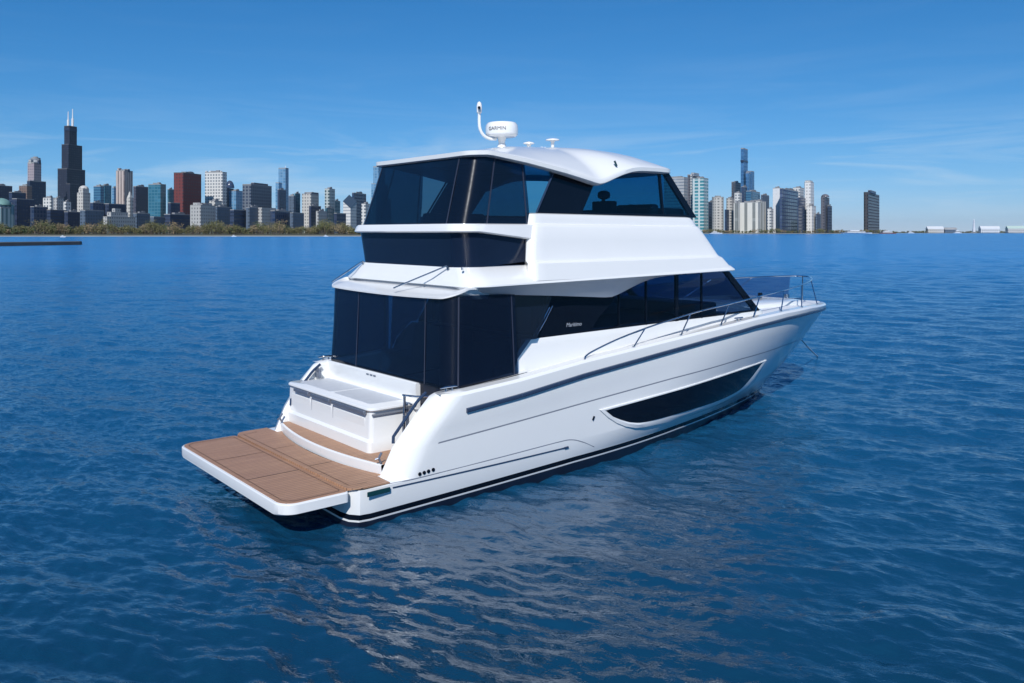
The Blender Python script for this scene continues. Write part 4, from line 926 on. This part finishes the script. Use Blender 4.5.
b_ = simple('slim_tower', 'tall slim tower with a pinkish sunlit side and a dark side', 116, 124.5, 132.8, 171, 2550, F_pink); b_.block('crown_pier', 117.5, 119.5, 121.5, 168.5, F_pink, yb=172, dD=12, plant=False); b_.block('crown_pier', 126.5, 128, 130, 169.5, F_dark, yb=172, dD=15, plant=False)
b_ = Bld('spired_tower', 'small pale stone tower with a pointed top at the foot of the slim pinkish tower', 129.5, 2150, group=BG)
b_.block('shaft', 126.6, 130, 133.2, 198, F_cream, roof=False); b_.pyramid('spire', 126.8, 130, 133, 198, 190.5, F_cream)
b_ = Bld('museum', 'wide stepped pale stone museum behind the lakeside trees', 106, 1750, group=None)
b_.block('lower_wing', 103, 107, 135.5, 217, F_stone, plant=False); b_.block('middle_wing', 107, 111, 128, 212.5, F_stone, dD=20, plant=False); b_.block('attic', 112, 115, 121, 209, F_stone, dD=35, plant=False)
simple('slab_block', 'wide dark purple-grey slab right of the spired tower', 133.2, 136, 148.2, 186.5, 2400, facade((.075, .075, .105), (.03, .035, .06), 9, 8, .55, .55, .3))
simple('glass_block', 'broad teal glass block with a sunlit face left of the red tower', 148.3, 160.5, 166, 184.5, 2350, F_teal)
simple('office_block', 'small dark teal block between the broad teal block and the red tower', 167.5, 169, 174, 189.5, 2600, F_tealdk)
simple('red_tower', 'dark red slab tower with a bright red sunlit side', 173.8, 183.2, 201.3, 173, 2300, F_red, roof=ROOFD)
b_ = simple('grid_tower', 'white tower with a square window grid and notched roofline', 205, 222.5, 226.8, 172.5, 2450, F_white)
for k in range(5): b_.block('parapet_pier', 205.3 + 3.6 * k, 207 + 3.6 * k, 207.8 + 3.6 * k, 170.8, F_white, yb=173, dD=25 - 3 * k, plant=False, roof=False)
b_ = Bld('round_top_block', 'dark block with a rounded top just right of the white grid tower', 229, 2550, group=BG); b_.block('tower', 225.5, 226.5, 233.8, 188, F_dark, plant=False, roof=False); b_.dome('rounded_roof', 229.8, 4.4, 188, 180.5, F_navy, 30)
b_ = Bld('stone_block', 'pale stone block with a dark right side in front of the white grid tower', 200.7, 1900, group=BG); b_.block('wall', 190.2, 200.7, 215.5, 205.5, F_stone); b_.block('setback', 193, 200, 212, 203.2, F_stone, dD=25, yb=206, plant=False)
simple('low_block', 'cream stepped block at the foot of the white grid tower', 209, 215, 222, 201, 2150, F_cream)
simple('glass_block', 'pale blue glass block between the round-topped block and the navy slab', 229, 236, 243, 191, 2500, F_sky)
b_ = simple('navy_slab', 'broad navy slab with a grey sunlit side left of the spired glass tower', 242.5, 251, 271.7, 184.5, 2300, facade((.14, .16, .19), NAVYG, 10, 9, .55, .6, .3)); b_.block('roof_storey', 251, 254, 268, 183, F_dark, yb=185, dD=20, plant=False)
b_ = Bld('stepped_glass_tower', 'slim pale blue glass tower with a dark edge and stepped top', 281, 2650, 'skyscraper', BG)
b_.block('shaft', 278.5, 285.5, 288.6, 168.5, F_sky, plant=False); b_.block('lower_step', 275.6, 279, 283, 183, F_sky, dD=-15, plant=False); b_.block('front_block', 277.5, 279, 286, 189.8, F_navy, dD=-90); b_.mast(285.5, 168.5, 165.5, WSTEEL, 1.5)
b_ = Bld('twin_block', 'pale and dark pair of joined towers right of the stepped glass tower', 294, 2450, group=BG); b_.block('pale_half', 288.5, 294, 296, 196, F_grey); b_.block('dark_half', 294.5, 296, 300.2, 193.5, F_tealdk, dD=30)
b_ = simple('stone_tower', 'cream stone tower with a dark flat cap and dark right side', 302, 311, 318.8, 194, 2350, F_cream); b_.block('cap', 304.5, 312, 318.6, 192.6, F_dark, yb=195, dD=15, plant=False); b_.block('front_wing', 309, 311, 321, 206, F_dark, dD=-60)
b_ = simple('slim_tower', 'slim tower with a white sunlit strip and green-black side', 324.7, 329.3, 335, 189, 2350, facade((.46, .50, .48), (.03, .06, .07), 9, 9, .5, .6, .3)); b_.block('lower_wing', 325, 327, 334, 208, F_tealdk, dD=-60)
simple('office_block', 'dark teal block right of the slim white-striped tower', 333.5, 335, 340.2, 201, 2450, F_tealdk)
# tower with the sloped diamond roof
b_ = Bld('diamond_roof_tower', 'white tower with a dark diamond-shaped sloping roof', 351, 2350, 'skyscraper', BG)
a_, bb_ = dims(343.2, 350.5, 356.5, 2350); o0 = b_.Mi @ at(350.5, 2350, 0); zL, zH = hz(209, 2350), hz(195, 2350)
mb = MB(); mb.loft([[(o0.x, o0.y, -1), (o0.x + bb_, o0.y, -1), (o0.x + bb_, o0.y + a_, -1), (o0.x, o0.y + a_, -1)], [(o0.x, o0.y, zL), (o0.x + bb_, o0.y, (zL + zH) / 2), (o0.x + bb_, o0.y + a_, zH), (o0.x, o0.y + a_, (zL + zH) / 2)]], closed=True); mb.build('shaft', facade((.66, .66, .64), (.34, .36, .38), 9, 9, .4, .4, .4, 'band'), b_.o, smooth=0)
mb = MB(); q = [(o0.x - .5, o0.y - .5, zL), (o0.x + bb_ + .5, o0.y - .5, (zL + zH) / 2), (o0.x + bb_ + .5, o0.y + a_ + .5, zH), (o0.x - .5, o0.y + a_ + .5, (zL + zH) / 2)]
mb.prism(q, (0, 0, 1.5)); mb.build('roof', facade((.03, .06, .10), NAVYG, 9, 9, .8, .8, .2), b_.o, smooth=0)
simple('office_block', 'broad dark navy block behind the diamond-roofed tower', 352, 354, 366.2, 193, 2550, F_navy)
simple('low_block', 'narrow white block at the right end of the left skyline', 361.5, 365.5, 370.5, 204, 2250, F_white)
b_ = Bld('setback_glass_tower', "tall pale blue glass tower with setbacks rising beside the flybridge's aft corner", 376, 2700, 'skyscraper', BG)
b_.block('shaft', 373.2, 378.5, 385, 167, F_sky, plant=False); b_.block('lower_step', 371.3, 376, 388, 184, F_sky, dD=-15, plant=False); b_.block('base_step', 371, 376, 391, 198, F_lgrey, dD=-30)
# dark and pale low blocks that fill the foot of the skyline
fill = [(-8, 30, 205, 'dark blue low block behind the domed building at the left edge', F_dark2), (12, 34, 199, 'navy office block below the crowned tower', F_dark), (30, 48, 207, 'low dark block right of the crowned tower', F_navy), (46, 66, 210, 'long low dark blue block below the antenna tower', F_dark2), (64, 82, 212, 'low slate block in front of the cream stone tower', F_dark), (80, 104, 210.5, 'low block with pale parapet left of the stone museum', F_grey), (90, 104, 203, 'dark mid-height block below the blue glass blocks', F_navy), (104, 126, 204, 'dark block right above the stone museum', F_dark),
        (133, 150, 213.5, 'low pale-topped block right of the stone museum', F_grey), (150, 168, 217, 'long low grey block below the broad teal block', F_grey), (164, 192, 214.5, 'low dark block at the foot of the red tower', F_dark2), (168, 180, 203, 'dark grey block left of the foot of the red tower', F_dark),
        (213, 232, 207, 'slate-coloured block right of the pale stone block', F_grey), (230, 248, 210, 'low slate block below the pale blue glass block', F_dark2), (246, 262, 207.5, 'low block with a white top below the navy slab', F_grey), (258, 276, 208, 'low block with a cream roof right below the navy slab', F_stone), (270, 292, 211, 'dark low block at the foot of the stepped glass tower', F_navy), (290, 304, 213, 'low dark block with white awnings below the joined towers', F_grey), (316, 327, 211.5, 'low pale block between the capped tower and the slim striped tower', F_stone), (334, 346, 213.5, 'low dark block left of the diamond-roofed tower', F_dark)]
for k, (x0, x1, yt, lab, m) in enumerate(fill):
    simple('low_block', lab, x0, x0 + (x1 - x0) * .22, x1, yt, 1950 + (k * 37) % 160, m, plant=(k % 2 == 0))
# --- right group
simple('slab_tower', 'wide pale grey slab tower beside the flybridge windscreen', 664, 684, 690.5, 177.5, 2900, F_lgrey)
b_ = simple('slab_tower', 'dark slab tower with a white stripe behind the teal residential tower', 687.5, 690.3, 700.2, 175, 2800, F_bgrey); b_.block('white_edge', 690.4, 691.6, 692.4, 174.5, F_white, dD=-12, plant=False, roof=False); b_.block('roof_storey', 691, 694, 699, 173, F_lgrey, yb=176, dD=25, plant=False)
simple('residential_tower', 'pale tower with teal windows and a dark teal right side', 692.6, 703.6, 708.4, 178.3, 2700, F_tealres)
simple('office_block', 'narrow dark block right of the teal-windowed tower', 708.4, 709.4, 713.5, 202, 2750, F_dark)
b_ = Bld('round_tower', 'beige rounded apartment tower right of the teal-windowed tower', 717.5, 2650, group=BG); b_.drum('shaft', 717.8, 5.7, 197.6, F_cream, 20)
b_ = Bld('two_tone_block', 'block with a pale upper half and dark blue lower half', 729, 2650, group=BG); b_.block('lower_half', 724.6, 726.2, 734.6, 209.5, F_navy, plant=False, roof=False); b_.block('upper_half', 726, 731.5, 734.4, 198.5, F_cream, dD=25, chamf=.2)
simple('office_block', 'dark grey tower left of the tallest blue glass tower', 731.5, 733.2, 741, 182.2, 2900, F_bgrey)
simple('low_block', 'narrow white block in front of the dark grey tower', 734.5, 739.5, 741.8, 193, 2600, F_white)
b_ = Bld('blue_glass_tower', 'tallest wavy blue glass skyscraper of the right skyline', 744, 2800, 'skyscraper', BG)
GB = facade((.05, .16, .32), (.03, .11, .24), 12, 12, .8, .75, .15)
b_.block('tall_shaft', 740.6, 743.5, 747.9, 148.8, GB, plant=False, taper=.04); b_.block('dark_floor', 740.4, 743.4, 748.1, 160, F_dark, yb=161.5, dD=-4, roof=False); b_.block('second_shaft', 745.5, 749, 754.2, 173, GB, dD=-10, plant=False, taper=.04); b_.block('second_shaft', 746.5, 751.5, 754.3, 171.5, GB, dD=12, plant=False); b_.block('base_shaft', 741.2, 744, 748, 187, F_navy, dD=-40)
simple('glass_block', 'bright teal glass block at the foot of the tallest blue tower', 746, 751, 760, 191.2, 2650, F_teal2)
b_ = Bld('ribbed_block', 'wide cream apartment block with white vertical ribs', 738, 2450, group=BG)
b_.block('west_wing', 733.8, 737.5, 740, 203, F_vert); b_.block('main_wing', 738, 758, 762, 202.4, F_vert, dD=10); b_.block('main_wing', 750, 762, 766, 201.3, F_vert, dD=40)
simple('office_block', 'grey tower behind the right end of the ribbed cream block', 760.8, 763, 769.2, 195, 2750, F_grey)
simple('low_block', 'white mid-rise between the ribbed block and the white-edged blue tower', 767.4, 771, 773.4, 209, 2500, F_white)
simple('slab_tower', 'plain white slab attached to the left of the patterned dark blue tower', 772.8, 780, 782, 188.3, 2560, facade((.68, .69, .70), (.5, .52, .54), 10, 10, .3, .3, .5))
simple('blue_slab', 'broad dark blue tower with a pattern of small pale windows', 779.8, 782, 798.4, 188.6, 2500, F_bluepat)
simple('blue_slab', 'lower plain dark blue tower right of the patterned one', 797.5, 798.5, 806, 197.5, 2520, F_navy)
simple('slab_tower', 'white tower seen behind the broad dark blue towers', 793, 800, 804, 187.8, 2800, F_white)
b_ = Bld('tapered_tower', 'tall white tapering tower left of the brown rounded tower', 808, 2600, 'skyscraper', BG)
FW_ = facade((.74, .72, .68), (.38, .37, .35), 8, 10, .45, .5, .4)
b_.block('shaft', 804, 810.5, 814.4, 182.3, FW_, taper=.05, plant=False, chamf=.12); b_.block('crown', 805, 810, 812.8, 180.8, FW_, yb=183, dD=20, plant=False); b_.block('base_wing', 806.5, 812, 816, 206, FW_, dD=-20)
simple('low_block', 'low grey block right of the white tapering tower', 815.5, 817, 820.8, 214, 2600, F_grey)
b_ = Bld('rounded_tower', 'brown-grey tower with a rounded top, left of the lone dark tower', 825, 2650, group=BG); b_.block('shaft', 820.8, 824.5, 829.5, 197, F_bgrey, plant=False, roof=False, chamf=.15); b_.dome('rounded_roof', 825.2, 3.9, 197.2, 194, F_bgrey, 30); b_.block('side_wing', 827.5, 828.5, 832, 206, F_dark, dD=20)
b_ = Bld('lone_tower', 'lone dark brown curved tower standing apart on the right', 871.5, 2700, 'skyscraper', BG)
b_.block('shaft', 863.6, 868, 879.5, 192.4, F_lpt, roof=ROOFD, plant=False, chamf=.22); b_.block('crown', 868, 870.5, 876, 190.4, F_dark, yb=193, dD=25, plant=False)

# ---- low things on the right shore
WHT = painted('white_sheet_roof', (.58, .59, .60), .6, var=.08, scale=.05)
def shed(label, x0, x1, yt, D, m, roofm, arch=False):
    o = tag(empty('pier_shed', at((x0 + x1) / 2, D, 1.2), CAM_YAW - R(90)), label, 'shed'); w = (x1 - x0) * D / FOCAL; h_ = hz(yt, D) - 1.2
    mb = MB(); mb.box((0, 10, h_ * .31), (w, 20, h_ * .62)); mb.build('wall', m, o, smooth=0)
    mb = MB(); n = 9 if arch else 3
    prof = [(-10.5 + 21 * k / (n - 1), h_ * .6 + h_ * .4 * math.sin(math.pi * k / (n - 1))) for k in range(n)]
    mb.loft([[(-w / 2 - 1, y + 10, z) for y, z in prof], [(w / 2 + 1, y + 10, z) for y, z in prof]], cap0=True, cap1=True); mb.build('roof', roofm, o, smooth=0)
shed('long white-roofed shed on the far shore, left of the lighthouse', 928, 944, 226.3, 3450, F_cream, WHT)
shed('small arched shed between the white-roofed shed and the lighthouse', 945, 957, 227.5, 3500, F_grey, ROOFM, True)
shed('wide bright white shed right of the lighthouse', 981, 1000, 226, 3550, F_white, WHT, True)
shed('shed with a pale green roof at the right edge of the picture', 1008, 1034, 225.8, 3600, F_cream, painted('pale_green_roof', (.40, .50, .44), .7))
lh = tag(empty('lighthouse', at(974, 3300, .5)), 'slender white lighthouse on the far right horizon', 'lighthouse')
mb = MB(); mb.tube([(0, 0, 0), (0, 0, 30), (0, 0, 44)], [6.5, 4.2, 3.2], 12); mb.build('tower', WHT, lh); mb = MB(); mb.lathe([(4.5, 44), (4.5, 46), (2.5, 46.2), (2.5, 51), (3, 51.2), (.3, 56)], (0, 0, 0), 12); mb.build('lantern_room', WHT, lh); mb = MB(); mb.box((0, 0, 2), (22, 16, 6)); mb.build('base', SHOREM, lh, smooth=0)
BOATH = painted('white_boat_hull', (.76, .76, .75), .4); BOATR = painted('red_brown_boat', (.30, .12, .10), .5)
def boat(label, px, D, L, m, hh=3.0, cabin=1.0, rz=0., sail=False):
    o = tag(empty('moored_boat', at(px, D, 0), CAM_YAW - R(90) + rz), label, 'boat', None)
    mb = MB(); st = [(-.5, .12), (-.45, .15), (0, .16), (.3, .12), (.45, .05), (.5, .002)]
    mb.loft([[(L * t, -L * w * .7, -.3), (L * t, -L * w, hh * (1 + .25 * max(0, t))), (L * t, L * w, hh * (1 + .25 * max(0, t))), (L * t, L * w * .7, -.3)] for t, w in st], closed=True, cap0=True, cap1=True); mb.build('hull', m, o)
    mb = MB(); mb.box((-L * .06, 0, hh + cabin * 1.2), (L * .6, L * .2, cabin * 2.6)); mb.box((-L * .1, 0, hh + cabin * 3.2), (L * .3, L * .16, cabin * 1.6)); bevel(mb.build('cabin', WHT, o, smooth=0), .2, 2)
    mb = MB(); mb.box((-L * .06, 0, hh + cabin * 1.4), (L * .605, L * .205, cabin * .8)); mb.build('window_band', BLACK, o, smooth=0)
    if sail: mb = MB(); mb.tube([(0, 0, hh), (0, 0, hh + L * 1.2)], .12, 6); mb.build('mast', WSTEEL, o)
boat('long white excursion boat moored left of the lone dark tower', 857, 2290, 84, BOATH, 3.2, 1.7)
boat('white boat with a red-brown hull right of the lone dark tower', 888, 2300, 46, BOATR, 2.6, 1.6)
boat('small white boat on the far water right of the red-brown hulled boat', 911, 3200, 26, BOATH, 2.4, 1.3)
boat('white boat on the far water left of the lighthouse', 958, 3250, 32, BOATH, 2.6, 2.6)
boat('small white boat at the right shore in front of the beige round tower', 716, 2200, 34, BOATH, 2.2, 1.0)
boat('small white launch off the tree-lined shore below the navy slab', 234, 885, 5, BOATH, .6, .3)
boat('small white launch off the tree-lined shore below the slim striped tower', 326, 905, 5, BOATH, .6, .3)
boat('small white launch behind the dark breakwater', 63, 800, 5, BOATH, .6, .3)
# ---- woods along the shore
def leafmat(name, col):
    m, t, o = mat(name); h = NT(t); g = h.n('ShaderNodeNewGeometry').outputs['Position']
    c = h.ramp(h.noise(g, .35, 4), [(.3, tuple(x * .55 for x in col)), (.7, tuple(min(1, x * 1.35) for x in col))])
    t.links.new(h.bsdf(c, .8, spec=.2), o.inputs[0]); return m
LEAF = [leafmat('olive_leaves', (.135, .13, .055)), leafmat('brown_leaves', (.13, .12, .055)), leafmat('green_leaves', (.07, .10, .04)), leafmat('tan_leaves', (.23, .175, .10)), painted('bark', (.07, .055, .045), .9)]
def woods(name, x0, x1, n, Dfun, hmin, hmax, nl, ls, pal, seed):
    r_ = random.Random(seed); V = []; F = []; Mi = []
    for k in range(n):
        px = x0 + (x1 - x0) * r_.random(); D = Dfun(px) + r_.random() ** 1.3 * 140 + 25; p = at(px, D, 1.8); grove = .5 + .28 * math.sin(px * .11 + seed) + .22 * math.sin(px * .29 + 2.1); H_ = hmin + (hmax - hmin) * min(1, max(0, grove * (.45 + .8 * r_.random()))); cw = H_ * r_.uniform(.34, .6); mi = pal[int((.5 + .5 * math.sin(px * .23 + seed * 2)) * (len(pal) - .01))] if r_.random() < .62 else pal[r_.randrange(len(pal))]
        b = len(V); tr = .035 * H_
        for (a_, z_) in ((1, 0), (.5, H_ * .6)):
            for q in range(4): V.append((p.x + tr * a_ * math.cos(q * 1.571), p.y + tr * a_ * math.sin(q * 1.571), p.z + z_))
        for q in range(4): F.append([b + q, b + (q + 1) % 4, b + 4 + (q + 1) % 4, b + 4 + q]); Mi.append(4)
        clumps = [(r_.gauss(0, .45), r_.gauss(0, .45), r_.uniform(.28, .95)) for _ in range(7)]
        for _ in range(nl):
            cx, cy, cz = clumps[r_.randrange(7)]; s_ = ls * r_.uniform(.5, 1.2)
            c = Vector((p.x + (cx + r_.gauss(0, .22)) * cw, p.y + (cy + r_.gauss(0, .22)) * cw, p.z + H_ * min(1.02, max(.12, cz + r_.gauss(0, .10)))))
            u = Vector((r_.gauss(0, 1), r_.gauss(0, 1), r_.gauss(0, 1))).normalized(); w = u.orthogonal().normalized()
            b = len(V); V += [tuple(c + u * s_), tuple(c + w * s_ * .8), tuple(c - u * s_), tuple(c - w * s_ * .8)]; F.append([b, b + 1, b + 2, b + 3]); Mi.append(mi)
    me = bpy.data.meshes.new(name); me.from_pydata(V, [], F)
    for m in LEAF: me.materials.append(m)
    me.polygons.foreach_set('material_index', Mi); me.update()
    o = bpy.data.objects.new(name, me); COL.objects.link(o); return o
ed = lambda px: float(I(px, [e[0] for e in edge_], [e[1] for e in edge_]))
tag(woods('woodland', -40, 430, 860, lambda p: ed(p) + 45, 6, 18.5, 110, .66, [0, 0, 1, 1, 1, 2, 3], 3), 'long belt of brown and olive trees along the left shore below the skyline', 'trees', kind='stuff')
tag(woods('woodland', 640, 885, 330, lambda p: ed(p) + 25, 5, 13, 70, 1.1, [0, 0, 1, 2, 3], 5), 'low belt of green and brown trees along the right shore below the towers', 'trees', kind='stuff')
tag(woods('woodland', 882, 1040, 190, lambda p: ed(p) + 10, 4, 10, 30, 2.2, [0, 2, 1], 6), 'thin strip of low trees on the far right shore among the sheds', 'trees', kind='stuff')
tag(woods('woodland', -30, 26, 60, lambda p: 930, 6, 11, 70, .9, [2, 2, 0], 8), 'dark green trees in front of the domed building at the far left', 'trees', kind='stuff')

# ---- the blue air over the lake
mb = MB(); mb.box((0, 0, 297), (90000, 90000, 606)); hz_ = mb.build('haze', bpy.data.materials.new('lake_haze'), smooth=0)
hm_ = hz_.data.materials[0]; hm_.use_nodes = True; ht = hm_.node_tree; ht.nodes.clear()
ho = ht.nodes.new('ShaderNodeOutputMaterial'); pv = ht.nodes.new('ShaderNodeVolumePrincipled'); pv.inputs['Color'].default_value = (.66, .88, 1.0, 1); pv.inputs['Density'].default_value = HAZE
pv.inputs['Anisotropy'].default_value = 0.0; ht.links.new(pv.outputs[0], ho.inputs['Volume']); tag(hz_, kind='stuff'); hz_.display_type = 'WIRE'
